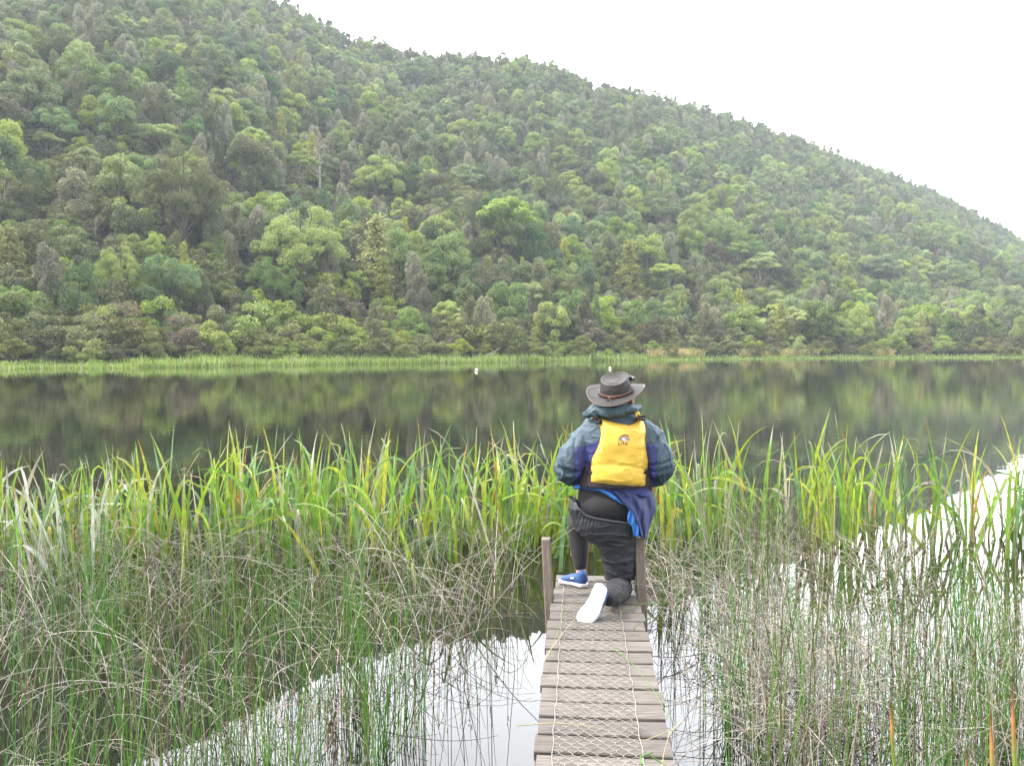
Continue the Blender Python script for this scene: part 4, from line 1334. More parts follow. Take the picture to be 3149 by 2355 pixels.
Lel, Rel = A(1755, 1435, 5.03), A(2020, 1432, 5.03)
Lwr, Rwr = A(1826, 1447, 5.30), A(1962, 1447, 5.30)
mb.loft([(A(1890, 1285, 5.05), .10, .07), (A(1890, 1330, 5.05), .13, .085), (A(1890, 1400, 5.06), .145, .10), (A(1885, 1480, 5.05), .15, .095), (A(1865, 1545, 5.04), .10, .055), (A(1865, 1580, 5.04), .08, .045)], side=(1, 0, 0))
Lsh, Rsh = A(1808, 1338, 5.04), A(1978, 1335, 5.04)
for sh, el, wr in ((Lsh, Lel, Lwr), (Rsh, Rel, Rwr)):
    mb.limb([(sh, .055), (sh.lerp(el, .5), .048), (el, .040), (el.lerp(wr, .4), .040), (wr, .026)], 14)
Lhip, Rhip = A(1822, 1572, 5.05), A(1915, 1580, 5.04)
Lkn, Lan = A(1776, 1600, 5.38), A(1787, 1752, 5.30)
Rkn, Ran = A(1912, 1812, 5.10), A(1884, 1828, 4.80)
mb.limb([(Lhip, .055), (Lhip.lerp(Lkn, .85), .038), (Lkn.lerp(Lan, .12), .034), (Lkn.lerp(Lan, .4), .038), (Lan, .031), (Lan + Vector((0, 0, -0.05)), .034)], 14)
mb.limb([(Rhip, .055), (Rkn, .038), (Rkn.lerp(Ran, .4), .042), (Ran, .026)], 14)


def hand(mb, wr, tgt, up, thumb_side, s=1.0):
    """palm, four bent fingers and a thumb; wrist at wr, pointing to tgt"""
    f = (tgt - wr).normalized(); side = f.cross(up).normalized(); upv = side.cross(f).normalized()
    pc_ = wr + f * 0.05
    Mx = np.array([list(side), list(f), list(upv)]).T
    mb.ell(pc_, (0.042 * s, 0.055 * s, 0.017 * s), Mx, nu=16, nv=10)
    mb.limb([(wr, .025), (pc_, .02)], 12)
    for q, (off, ln) in enumerate(((-0.030, .066), (-0.010, .076), (0.011, .072), (0.030, .057))):
        r0 = pc_ + f * 0.04 + side * off * s
        b1 = r0 + f * ln * .45 - upv * ln * .12
        b2 = b1 + f * ln * .22 - upv * ln * .30
        b3 = b2 - f * ln * .08 - upv * ln * .26
        mb.limb([(r0, .0095), (b1, .009), (b2, .0085), (b3, .007)], 8, sub=3)
    r0 = pc_ - f * 0.02 + side * thumb_side * 0.034
    mb.limb([(r0, .012), (r0 + f * .03 + side * thumb_side * .022 - upv * .010, .0105), (r0 + f * .06 + side * thumb_side * .018 - upv * .026, .0085)], 8, sub=3)


hand(mb, Lwr, Lwr + Vector((0.10, 0.055, -0.02)), Vector((0, .5, 1)), -1)
hand(mb, Rwr, Rwr + Vector((-0.10, 0.055, -0.02)), Vector((0, .5, 1)), 1)
base_pt = Vector((A(1880, 1850, 5.05).x, 5.05, DZ))
body_me = fused('person', mb, 0.0048, 2)
person = root_mesh('person', body_me, M_skin, base_pt)
tag(person, 'man seen from behind kneeling on the boardwalk in leather hat and yellow life vest', 'person')

mb = MB(); mb.ell(hc + Vector((0, 0, 0.0)), (0.078, 0.097, 0.100), Yw)
hair = fused('hair', mb, 0.006, 1, lambda c, n: 0.002 * nz(c, 60))
bmh = __import__('bmesh').new(); bmh.from_mesh(hair)
Yi = yaw.inverted()
dele = []
for v in bmh.verts:
    l_ = Yi @ (v.co - hc)
    if l_.y > 0.03 or l_.z < -0.062 or (l_.z < -0.012 and l_.y > -0.012): dele.append(v)
__import__('bmesh').ops.delete(bmh, geom=dele, context='VERTS'); bmh.to_mesh(hair); bmh.free()
mk('hair', hair, M_hair, person)

# --- jacket
def sect(py, xl, xr, Yc, ry):
    a_, b_ = A(xl, py, Yc), A(xr, py, Yc)
    return ((a_ + b_) / 2, (b_.x - a_.x) / 2, ry)
TOR = [(1504, 1772, 1996, 5.045, .135), (1480, 1780, 1998, 5.05, .138), (1440, 1786, 2000, 5.055, .145), (1400, 1780, 2002, 5.06, .150), (1350, 1776, 2004, 5.06, .148), (1318, 1782, 2000, 5.05, .128), (1296, 1800, 1982, 5.05, .105), (1265, 1838, 1950, 5.045, .088)]
mb = MB()
mb.loft([sect(*q) for q in TOR], 36, p=2.25)
mb.limb([(A(1816, 1325, 5.045), .056), (A(1793, 1352, 5.035), .066), (A(1764, 1395, 5.015), .078), (A(1750, 1436, 5.0), .087), (A(1768, 1455, 5.10), .074), (A(1795, 1455, 5.2), .058), (A(1824, 1449, 5.29), .040)], 20)
mb.limb([(A(1974, 1314, 5.045), .056), (A(1998, 1342, 5.035), .076), (A(2017, 1385, 5.015), .078), (A(2028, 1434, 5.0), .084), (A(2012, 1455, 5.10), .078), (A(1992, 1455, 5.2), .058), (A(1964, 1449, 5.29), .040)], 20)


def jfold(c, n):
    px_, py_ = proj(c)
    arm = np.clip((abs(px_ - 1890) - 95) / 30, 0, 1)
    d = 0.012 * arm * ridge(c, 9, 2.0, (1.6, 1.3, .45)) + 0.006 * arm * ridge(c, 17, 5.0, (1.3, 1, .6)) + 0.003 * nz(c, 26, 1)
    d += arm * np.clip((py_ - 1425) / 50, 0, 1) * 0.003 * ridge(c, 16, 8.0, (.9, .7, 1.2))
    d += 0.005 * (1 - arm) * ridge(c, 14, 3.0, (.8, 1, 1.3))
    # armhole seam
    sx_ = (px_ - 1767) if px_ < 1890 else (2022 - px_)
    d -= 0.008 * math.exp(-(sx_ / 4.0) ** 2) * (1 if 1345 < py_ < 1475 else 0)
    return d


jme = fused('jacket', mb, 0.005, 5, jfold)
def jcol(co):
    px_, py_ = proj(co)
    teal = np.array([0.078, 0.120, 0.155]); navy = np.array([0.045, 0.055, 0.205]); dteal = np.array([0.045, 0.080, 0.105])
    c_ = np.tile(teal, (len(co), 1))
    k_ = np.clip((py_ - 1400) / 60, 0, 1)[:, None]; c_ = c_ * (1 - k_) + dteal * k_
    nl = (px_ > 1767) & (px_ < 1890) & (py_ > 1380 - (px_ - 1767) * .35)
    nr = (px_ < 2020) & (px_ >= 1890) & (py_ > 1362 + (px_ - 1985) * .3)
    c_[nl | nr] = navy
    return c_
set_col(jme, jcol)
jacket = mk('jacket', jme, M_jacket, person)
jw = jme.copy(); jw.transform(Matrix.Translation(wloc(person)))
bvh_j = BVHTree.FromPolygons([v.co[:] for v in jw.vertices], [p.vertices[:] for p in jw.polygons])

# hood rolled behind the neck + collar
mb = MB()
mb.limb([(A(1800, 1276, 5.00), .014), (A(1822, 1267, 4.96), .024), (A(1862, 1264, 4.925), .032), (A(1905, 1262, 4.920), .032), (A(1942, 1255, 4.95), .026), (A(1960, 1256, 5.0), .016), (A(1962, 1255, 5.06), .016)], 16)
mb.limb([(A(1822, 1262, 5.0), .022), (A(1850, 1252, 4.955), .032), (A(1892, 1250, 4.94), .036), (A(1922, 1250, 4.97), .028), (A(1936, 1254, 5.03), .020)], 16)
mb.loft([(A(1892, 1285, 5.05), .115, .095), (A(1890, 1262, 5.045), .096, .086), (A(1888, 1248, 5.035), .080, .078), (A(1888, 1240, 5.03), .072, .072)], 28, p=2.2)
hme = fused('hood', mb, 0.0055, 3, lambda c, n: 0.010 * ridge(c, 15, 3.0, (.6, 1, 1.8)) + 0.004 * ridge(c, 32, 7.0, (.8, 1, 1.5)))
set_col(hme, lambda co: np.tile(np.array([0.078, 0.122, 0.150]), (len(co), 1)))
mk('hood', hme, M_jacket, jacket)

# --- tights (hips, left leg, right knee and calf)
mb = MB()
mb.ell(A(1822, 1558, 5.04), (.098, .118, .102)); mb.ell(A(1906, 1560, 5.04), (.100, .120, .105)); mb.ell(A(1862, 1556, 5.02), (.155, .128, .112)); mb.ell(A(1862, 1522, 5.04), (.165, .118, .09)); mb.ell(A(1860, 1562, 5.02), (.12, .126, .10))
mb.ell(A(1862, 1498, 5.045), (.155, .105, .08))
mb.limb([(A(1816, 1568, 5.08), .098), (A(1794, 1585, 5.25), .086), (A(1778, 1602, 5.375), .070), (A(1780, 1650, 5.365), .066), (A(1783, 1700, 5.33), .054), (A(1785, 1736, 5.308), .042)], 20)
mb.limb([(A(1900, 1600, 5.04), .10), (A(1905, 1700, 5.06), .08), (A(1910, 1800, 5.09), .066), (A(1903, 1811, 4.99), .070), (A(1894, 1820, 4.88), .062), (A(1881, 1834, 4.77), .048), (A(1872, 1838, 4.735), .042)], 20)
tme_ = fused('tights', mb, 0.006, 12, lambda c, n: 0.003 + 0.002 * nz(c, 11, 2) + 0.006 * ridge(c, 15, 4.0, (1.1, .7, 1.3)) * float(np.clip((proj(c)[1] - 1765) / 20, 0, 1)) * (1 if proj(c)[0] > 1835 else 0))
tights = mk('tights', tme_, M_tights, person)
tw_ = tme_.copy(); tw_.transform(Matrix.Translation(wloc(person)))
bvh_t = BVHTree.FromPolygons([v.co[:] for v in tw_.vertices], [p.vertices[:] for p in tw_.polygons])

# --- slipped overtrousers on the right leg
mb = MB()
TR = [(1500, 1790, 1960, 5.04, .115), (1530, 1760, 1978, 5.04, .135), (1565, 1746, 1974, 5.035, .150), (1600, 1768, 1966, 5.03, .146), (1628, 1803, 1961, 5.03, .130), (1652, 1834, 1956, 5.035, .113), (1688, 1848, 1955, 5.04, .104), (1730, 1854, 1954, 5.055, .100), (1770, 1862, 1951, 5.075, .094), (1788, 1868, 1948, 5.085, .082)]
mb.loft([sect(*q) for q in TR], 36, p=2.1)
mb.limb([(A(1815, 1546, 5.06), .112), (A(1796, 1550, 5.18), .088)], 18)
WBX = [1735, 1752, 1768, 1779, 1800, 1825, 1847, 1890, 1927, 1960, 2000]; WBY = [1526, 1522, 1526, 1558, 1579, 1588, 1592, 1599, 1604, 1606, 1606]
def wb(px_): return np.interp(px_, WBX, WBY)


def tfold(c, n):
    px_, py_ = proj(c)
    dy = py_ - wb(px_)
    g_ = math.exp(-max(0, dy - 6) / 22.0)
    d = 0.0042 * g_ * math.sin(px_ * 0.62 + dy * 0.10 + 3 * nz(c, 9, 4)) * np.clip(dy / 8, 0, 1)
    # diagonal pull folds over the thigh and rings down the leg
    d += 0.008 * ridge(c, 9, 1.5, (.6, .6, 1.7)) * np.clip((py_ - 1600) / 40, 0, 1)
    q_ = Vector((c[0] * 6 + c[2] * 10, c[1] * 5, c[2] * 20 - c[0] * 12)); d += 0.003 * ridge(q_, .4, 3.1)
    d += 0.003 * nz(c, 30, 9)
    return d


ome = fused('overtrousers', mb, 0.005, 4, tfold)
bm = __import__('bmesh').new(); bm.from_mesh(ome); BM = __import__('bmesh')
dele = [v for v in bm.verts if proj(v.co)[1] < wb(proj(v.co)[0]) or (proj(v.co)[1] > 1785)]
BM.ops.delete(bm, geom=dele, context='VERTS'); bm.to_mesh(ome); bm.free()
otr = mk('overtrousers', ome, M_trous, person)
ow = ome.copy(); ow.transform(Matrix.Translation(wloc(person)))
bvh_o = BVHTree.FromPolygons([v.co[:] for v in ow.vertices], [p.vertices[:] for p in ow.polygons])


def hit(bvhs, px_, py_, dflt=5.0, out=0.0):
    d = Vector(ray(px_, py_)).normalized(); best = None
    for b_ in (bvhs if isinstance(bvhs, (list, tuple)) else [bvhs]):
        loc, nrm, idx, dist = b_.ray_cast(Vector((0, 0, CAM_Z)), d)
        if loc is not None and loc.y > 4 and (best is None or loc.y < best.y): best = loc
    Y_ = dflt if best is None else best.y - out
    return A(px_, py_, Y_)


pts = []
for x_ in list(np.arange(1752, 1780, 3)) + list(np.arange(1780, 1956, 5)):
    pts.append(hit(bvh_o, x_, wb(x_) + 5, 4.98, 0.001))
pts = np.array(pts); pts[1:-1] = (pts[:-2] + pts[1:-1] * 2 + pts[2:]) / 4
mb = MB()
dense = np.stack([np.interp(np.linspace(0, len(pts) - 1, 200), np.arange(len(pts)), pts[:, k_]) for k_ in range(3)], 1)
mb.tube(dense, 0.0085 + 0.0016 * np.sin(np.arange(200) * 1.25), 8)
mk('waistband', mb.mesh('waistband'), M_trous, otr)

# --- jacket tail tied round the hips, with bright lining
rowsL = [(1862, 1497), (1888, 1516), (1912, 1541), (1932, 1568), (1945, 1600), (1957, 1630), (1968, 1650)]
rowsR = [(2002, 1497), (2011, 1514), (2016, 1538), (2017, 1572), (2004, 1602), (1994, 1636), (1989, 1657)]
def sheet(rl, rr_, Yl, Yr, nu, nv, fold, thick=0.006, bul=0.03, bv=None, out=0.012):
    rl, rr_ = np.array(rl, float), np.array(rr_, float)
    k_ = np.arange(len(rl)); vv = np.linspace(0, len(rl) - 1, nv)
    Lx, Ly = np.interp(vv, k_, rl[:, 0]), np.interp(vv, k_, rl[:, 1]); Rx, Ry = np.interp(vv, k_, rr_[:, 0]), np.interp(vv, k_, rr_[:, 1])
    Ylv, Yrv = np.interp(vv, k_, Yl), np.interp(vv, k_, Yr)
    F_, B_ = [], []
    for i in range(nv):
        for j in range(nu):
            u_ = j / (nu - 1)
            px_, py_ = Lx[i] + (Rx[i] - Lx[i]) * u_, Ly[i] + (Ry[i] - Ly[i]) * u_
            Y_ = Ylv[i] + (Yrv[i] - Ylv[i]) * u_ ** 1.6 - bul * math.sin(math.pi * u_) + fold(u_, i / (nv - 1))
            if bv is not None:
                h_ = hit(bv, px_, py_, 9)
                if h_.y < 8: Y_ = min(Y_, h_.y - out)
            F_.append(A(px_, py_, Y_)); B_.append(A(px_, py_, Y_ + thick))
    n_ = nu * nv
    Q = []
    for i in range(nv - 1):
        for j in range(nu - 1):
            a_ = i * nu + j
            Q.append([a_, a_ + 1, a_ + nu + 1, a_ + nu]); Q.append([n_ + a_, n_ + a_ + nu, n_ + a_ + nu + 1, n_ + a_ + 1])
    ring = list(range(nu)) + [i * nu + nu - 1 for i in range(1, nv)] + [(nv - 1) * nu + j for j in range(nu - 2, -1, -1)] + [i * nu for i in range(nv - 2, 0, -1)]
    for a_, b_ in zip(ring, ring[1:] + ring[:1]): Q.append([a_, n_ + a_, n_ + b_, b_])
    mb = MB(); mb.add([list(v) for v in F_ + B_], [Q]); return mb


bvs = [bvh_t, bvh_o]
mb = sheet(rowsL, rowsR, [4.93, 4.91, 4.90, 4.895, 4.90, 4.91, 4.92], [5.06, 5.07, 5.08, 5.08, 5.04, 5.0, 4.98], 26, 34,
           lambda u_, v_: 0.016 * math.sin(u_ * 15 - v_ * 7.5) * (0.25 + 0.75 * v_) + 0.006 * math.sin(u_ * 31 + v_ * 9), bv=bvs)
tail = mk('jacket_tail', mb.mesh('jacket_tail'), M_navy, person)
mb = sheet([(1768, 1484), (1766, 1494), (1770, 1503)], [(1886, 1490), (1886, 1505), (1890, 1519)], [5.02, 5.0, 5.0], [4.93, 4.92, 4.91], 22, 6, lambda u_, v_: 0.003 * math.sin(u_ * 25), bul=0.03, bv=[bvh_j, bvh_t])
mk('hem', mb.mesh('hem'), M_navy, tail)
mb = MB()
pts = [hit(bvs, x_, y_, 4.98, 0.012) for x_, y_ in ((1763, 1503), (1772, 1498), (1790, 1495), (1812, 1496), (1832, 1500), (1852, 1507), (1872, 1518), (1892, 1532), (1910, 1545), (1920, 1552))]
pts[0].y = max(pts[0].y, 5.0)
P = np.array([list(p_) for p_ in pts]); D = np.stack([np.interp(np.linspace(0, 9, 60), np.arange(10), P[:, k_]) for k_ in range(3)], 1)
for _ in range(4): D[1:-1] = (D[:-2] + D[1:-1] * 2 + D[2:]) / 4
mb.tube(D, 0.0125 * np.clip(np.minimum(np.arange(60) / 5, (59 - np.arange(60)) / 14), .3, 1) * (1 + .1 * np.sin(np.arange(60) * 1.7)), 10)
mk('lining', mb.mesh('lining_roll'), M_blue, tail)
mb = sheet([(1934, 1566), (1929, 1590), (1930, 1607), (1945, 1622), (1948, 1650)], [(1940, 1567), (1952, 1590), (1960, 1610), (1965, 1628), (1966, 1651)], [4.90] * 5, [4.885] * 5, 9, 16,
           lambda u_, v_: 0.007 * math.sin(u_ * 9 + v_ * 12), thick=0.004, bul=0.004, bv=bvs, out=0.016)
mk('lining', mb.mesh('lining_flap'), M_blue, tail)

# --- life vest
Ls = [(1272, 1821), (1284, 1826), (1297, 1838), (1315, 1846), (1334, 1849), (1361, 1844), (1386, 1834), (1409, 1821), (1442, 1817), (1490, 1815)]
Rs = [(1268, 1966), (1280, 1971), (1290, 1977), (1311, 1984), (1330, 1986), (1350, 1983), (1380, 1986), (1421, 1993), (1453, 1989), (1498, 1990)]
def Lf(y): return np.interp(y, [a_ for a_, _ in Ls], [b_ for _, b_ in Ls])
def Rf(y): return np.interp(y, [a_ for a_, _ in Rs], [b_ for _, b_ in Rs])
TU = [0, .06, .12, .2, .32, .5, .66, .8, .88, .93, .97, 1]; TY = [1276, 1275, 1281, 1290, 1298, 1304, 1307.5, 1301, 1293, 1280, 1272, 1272]
BU = [0, .35, .7, 1]; BY = [1484, 1491, 1496, 1498]


def vest_panel(front):
    nu, nv = 56, 70; F_, B_ = [], []
    for i in range(nv):
        v = i / (nv - 1)
        for j in range(nu):
            u_ = j / (nu - 1)
            yt, yb = np.interp(u_, TU, TY), np.interp(u_, BU, BY)
            py_ = yt + (yb - yt) * v; px_ = Lf(py_) + (Rf(py_) - Lf(py_)) * u_
            h_ = hit(bvh_j, px_, py_, 4.93)
            Yb = h_.y
            if front:
                loc, *_r = bvh_j.ray_cast(Vector((h_.x, 7, h_.z)), Vector((0, -1, 0))); Yb = loc.y if loc is not None and loc.y > 5.0 else 5.16
            else:
                Yb = min(Yb, 5.0)
            e = min(u_, 1 - u_) * 10; e2 = min(v, 1 - v) * 14
            puff = min(1, math.sqrt(max(0, min(e, 1)))) * min(1, math.sqrt(max(0, min(e2, 1))))
            crease = 1432 + 4 * math.sin(u_ * 3.14) * -1 + 12 * u_ ** 2
            cr = 0.014 * math.exp(-((py_ - crease) / 3.2) ** 2) + 0.004 * math.exp(-((py_ - crease + 9 - 10 * u_) / 2.5) ** 2)
            t_ = 0.010 + 0.024 * puff - cr * (0 if front else 1) + 0.0015 * mnoise.noise(Vector((u_ * 4, v * 5, 2)))
            if py_ > 1440: t_ += 0.007 * math.sin((py_ - 1440) / 52 * math.pi) * min(1, e)
            if front: F_.append(Vector((h_.x, Yb + t_, h_.z))); B_.append(Vector((h_.x, Yb - 0.004, h_.z)))
            else:
                F_.append([Yb - t_, px_, py_]); B_.append(A(px_, py_, Yb + 0.004))
    if not front:      # smooth the back surface so it reads as one padded slab
        Yg = np.array([f_[0] for f_ in F_]).reshape(nv, nu); Y0 = Yg.copy()
        for _ in range(16):
            Yg[1:-1, 1:-1] = (Yg[:-2, 1:-1] + Yg[2:, 1:-1] + Yg[1:-1, :-2] + Yg[1:-1, 2:]) / 4
        Yg = np.minimum(Yg, Y0 + 0.002) * .92 + Y0 * .08
        F_ = [A(f_[1], f_[2], Yg.ravel()[q]) for q, f_ in enumerate(F_)]
    n_ = nu * nv; Q = []
    for i in range(nv - 1):
        for j in range(nu - 1):
            a_ = i * nu + j
            q1 = [a_, a_ + nu, a_ + nu + 1, a_ + 1]; q2 = [n_ + a_, n_ + a_ + 1, n_ + a_ + nu + 1, n_ + a_ + nu]
            Q += [q1, q2] if not front else [q1[::-1], q2[::-1]]
    ring = list(range(nu)) + [i * nu + nu - 1 for i in range(1, nv)] + [(nv - 1) * nu + j for j in range(nu - 2, -1, -1)] + [i * nu for i in range(nv - 2, 0, -1)]
    for a_, b_ in zip(ring, ring[1:] + ring[:1]): Q.append([a_, b_, n_ + b_, n_ + a_])
    mb = MB(); mb.add([list(v) for v in F_ + B_], [Q])
    edge = [(F_[k_] * .55 + B_[k_] * .45) for k_ in ring] if not front else None
    return mb, edge


mb, edge = vest_panel(False)
vest = mk('life_vest', (vme := mb.mesh('vest_back')), M_yellow, person)
vest['label'] = 'yellow foam life vest with small printed emblem on the back'
vw = vme.copy(); vw.transform(Matrix.Translation(wloc(person)))
bvh_v = BVHTree.FromPolygons([v.co[:] for v in vw.vertices], [p.vertices[:] for p in vw.polygons])
mb = MB(); mb.tube([list(e_) for e_ in edge + edge[:1]], 0.0036, 6); mk('binding', mb.mesh('binding'), M_pipe, vest)
mb, _ = vest_panel(True); mk('front_panel', mb.mesh('vest_front'), M_yellow, vest)


def ring_band(py0, py1, extra, name, mat, parent, skip=None):
    mb = MB(); K = 44; rows = np.linspace(py0, py1, 7)
    for side_off in (0, 1):
        pass
    V_, Q = [], []
    for i, py_ in enumerate(rows):
        xl = np.interp(py_, [q[0] for q in TOR][::-1], [q[1] for q in TOR][::-1]); xr = np.interp(py_, [q[0] for q in TOR][::-1], [q[2] for q in TOR][::-1])
        c_, rx_, ry_ = sect(py_, xl, xr, 5.05, .146)
        for k_ in range(K):
            a_ = 2 * math.pi * k_ / K
            for e_ in (extra, extra - 0.006):
                ct, st = math.cos(a_), math.sin(a_)
                ct = math.copysign(abs(ct) ** .9, ct); st = math.copysign(abs(st) ** .9, st)
                V_.append([c_.x + (rx_ + e_) * ct, c_.y + (ry_ + e_) * st, c_.z])
    def id_(i, k_, l_): return (i * K + k_ % K) * 2 + l_
    for i in range(6):
        for k_ in range(K):
            Q.append([id_(i, k_, 0), id_(i, k_ + 1, 0), id_(i + 1, k_ + 1, 0), id_(i + 1, k_, 0)][::-1])
            Q.append([id_(i, k_, 1), id_(i, k_ + 1, 1), id_(i + 1, k_ + 1, 1), id_(i + 1, k_, 1)])
    for k_ in range(K):
        Q.append([id_(0, k_, 0), id_(0, k_, 1), id_(0, k_ + 1, 1), id_(0, k_ + 1, 0)][::-1]); Q.append([id_(6, k_, 0), id_(6, k_, 1), id_(6, k_ + 1, 1), id_(6, k_ + 1, 0)])
    mb.add(V_, [Q]); return mk(name, mb.mesh(name), mat, parent)


ring_band(1436, 1490, 0.012, 'side_panel', M_darkmesh, vest)
ring_band(1440, 1448, 0.0165, 'waist_strap', M_black, vest)
mb = MB(); bp_ = hit(bvh_j, 1806, 1441, 4.97, 0.024); mb.box(bp_, (0.010, 0.005, 0.017)); mb.box(bp_ + Vector((0, -.004, 0)), (0.006, 0.004, 0.012))
mk('buckle', mb.mesh('buckle', smooth=False), M_black, vest)
# shoulder straps running over to the front, and their sliders
for x0, x1, yy in ((1829, 1843, 1284), (1966, 1955, 1278)):
    a_ = hit(bvh_v, x0, yy + 3, 4.95, 0.0); b_ = A(x1 - (8 if x0 > 1900 else -4), 1262, 5.04); c_ = A(x1, 1290, 5.17)
    mb = MB()
    P = [a_ + Vector((0, 0.012, 0)), a_.lerp(b_, .5) + Vector((0, 0, .012)), b_ + Vector((0, 0, .03)), b_.lerp(c_, .5) + Vector((0, 0, .03)), c_]
    P = np.array([list(p_) for p_ in P]); D = np.stack([np.interp(np.linspace(0, 4, 24), np.arange(5), P[:, k_]) for k_ in range(3)], 1)
    for _ in range(3): D[1:-1] = (D[:-2] + D[1:-1] * 2 + D[2:]) / 4
    mb.loft([(D[k_], .016, .004) for k_ in range(24)], 12, side=(1, 0, 0), p=3)
    mk('shoulder_strap', mb.mesh('strap'), M_yellow, vest)
p_ = hit(bvh_v, 1841, 1293, 4.93, 0.008)
mb = MB(); mb.limb([(p_ + Vector((-.010, 0, .022)), .0155), (p_ + Vector((.006, -.004, -.004)), .0145)], 14, sub=3); mb.box(p_ + Vector((.002, -.004, -.012)), (.015, .010, .009))
mk('strap_slider', mb.mesh('slider'), M_black, vest)
p_ = hit(bvh_v, 1972, 1284, 4.95, 0.010)
mb = MB(); mb.limb([(p_ + Vector((-.012, 0, .008)), .0075), (p_ + Vector((.022, 0.01, .005)), .0075)], 12, sub=2); mb.limb([(p_ + Vector((-.008, 0, -.010)), .0075), (p_ + Vector((.020, 0.01, -.014)), .0075)], 12, sub=2)
mk('strap_slider', mb.mesh('slider'), M_black, vest)
mb = MB(); p_ = A(2004, 1490, 4.985); mb.limb([(p_ + Vector((0, .03, .04)), .008), (p_, .009), (p_ + Vector((-.004, 0, -.03)), .008)], 8, sub=2)
mk('loose_strap_end', mb.mesh('strap_end'), M_black, vest)


# printed emblem
def stick(mb, out):
    """press flat pixel-space shapes on the vest back; mb holds (px, py, 0)"""
    V = np.concatenate(mb.V); V2 = [list(hit(bvh_v, x_, y_, 4.9, out)) for x_, y_, _z in V]
    mb.V = [np.array(V2)]; return mb


def blob(mb, pts):
    c_ = np.mean(pts, axis=0); n_ = len(pts); V_ = [[c_[0], c_[1], 0]] + [[a_, b_, 0] for a_, b_ in pts]
    mb.add(V_, [[[0, k_ + 1, (k_ + 1) % n_ + 1] for k_ in range(n_)]])


def stroke(mb, pts, w_):
    pts = np.array(pts, float); T = np.gradient(pts, axis=0); T /= np.linalg.norm(T, axis=1)[:, None]; n_ = np.stack([-T[:, 1], T[:, 0]], 1) * w_
    V_ = [[*p_, 0] for q in range(len(pts)) for p_ in (pts[q] - n_[q], pts[q] + n_[q])]
    mb.add(V_, [[[2 * k_, 2 * k_ + 1, 2 * k_ + 3, 2 * k_ + 2] for k_ in range(len(pts) - 1)]])


mb = MB(); ang = np.linspace(0, 2 * math.pi, 20, endpoint=False)
blob(mb, [(1920 + 15 * math.cos(a_) * (1 + .12 * math.sin(3 * a_)), 1349 + 7.5 * math.sin(a_)) for a_ in ang])
lg = mk('emblem', stick(mb, .0012).mesh('emblem_white'), M_logo_w, vest)
mb = MB()
stroke(mb, [(1905, 1349), (1909, 1343), (1913, 1340), (1918, 1338), (1923, 1336), (1928, 1338), (1933, 1341)], 1.5)
stroke(mb, [(1913, 1341), (1917, 1343), (1921, 1341)], 1.3); stroke(mb, [(1921, 1341), (1926, 1344), (1931, 1342)], .8)
stroke(mb, [(1903, 1352), (1907, 1350), (1909, 1354)], 1.3); stroke(mb, [(1912, 1346), (1911, 1351), (1914, 1356), (1918, 1354)], .8)
stroke(mb, [(1925, 1350), (1929, 1352), (1933, 1350), (1936, 1353)], 1.0); stroke(mb, [(1921, 1346), (1926, 1349), (1931, 1347), (1935, 1349)], .7)
# the word below it
x0 = 1901.5
stroke(mb, [(x0 + 1, 1357.5), (x0 + 1, 1367.5)], 1.05); stroke(mb, [(x0 + .3, 1367), (x0 + 7, 1367)], 1.05)
stroke(mb, [(x0 + 11, 1360.5), (x0 + 11, 1367.8)], 1.05); stroke(mb, [(x0 + 11, 1357.4), (x0 + 11, 1358.8)], 1.05)
stroke(mb, [(x0 + 16.5, 1358), (x0 + 16.5, 1366.5), (x0 + 18.6, 1367.5)], 1.05); stroke(mb, [(x0 + 14.4, 1361), (x0 + 19, 1361)], .7)
stroke(mb, [(x0 + 22.5, 1364), (x0 + 28.3, 1364), (x0 + 27.6, 1361.6), (x0 + 25.4, 1360.6), (x0 + 23, 1362), (x0 + 22.4, 1364.4), (x0 + 23.4, 1366.8), (x0 + 25.6, 1367.7), (x0 + 28, 1366.6)], .8)
mk('emblem_print', stick(mb, .0022).mesh('emblem_print'), M_logo_r, lg)

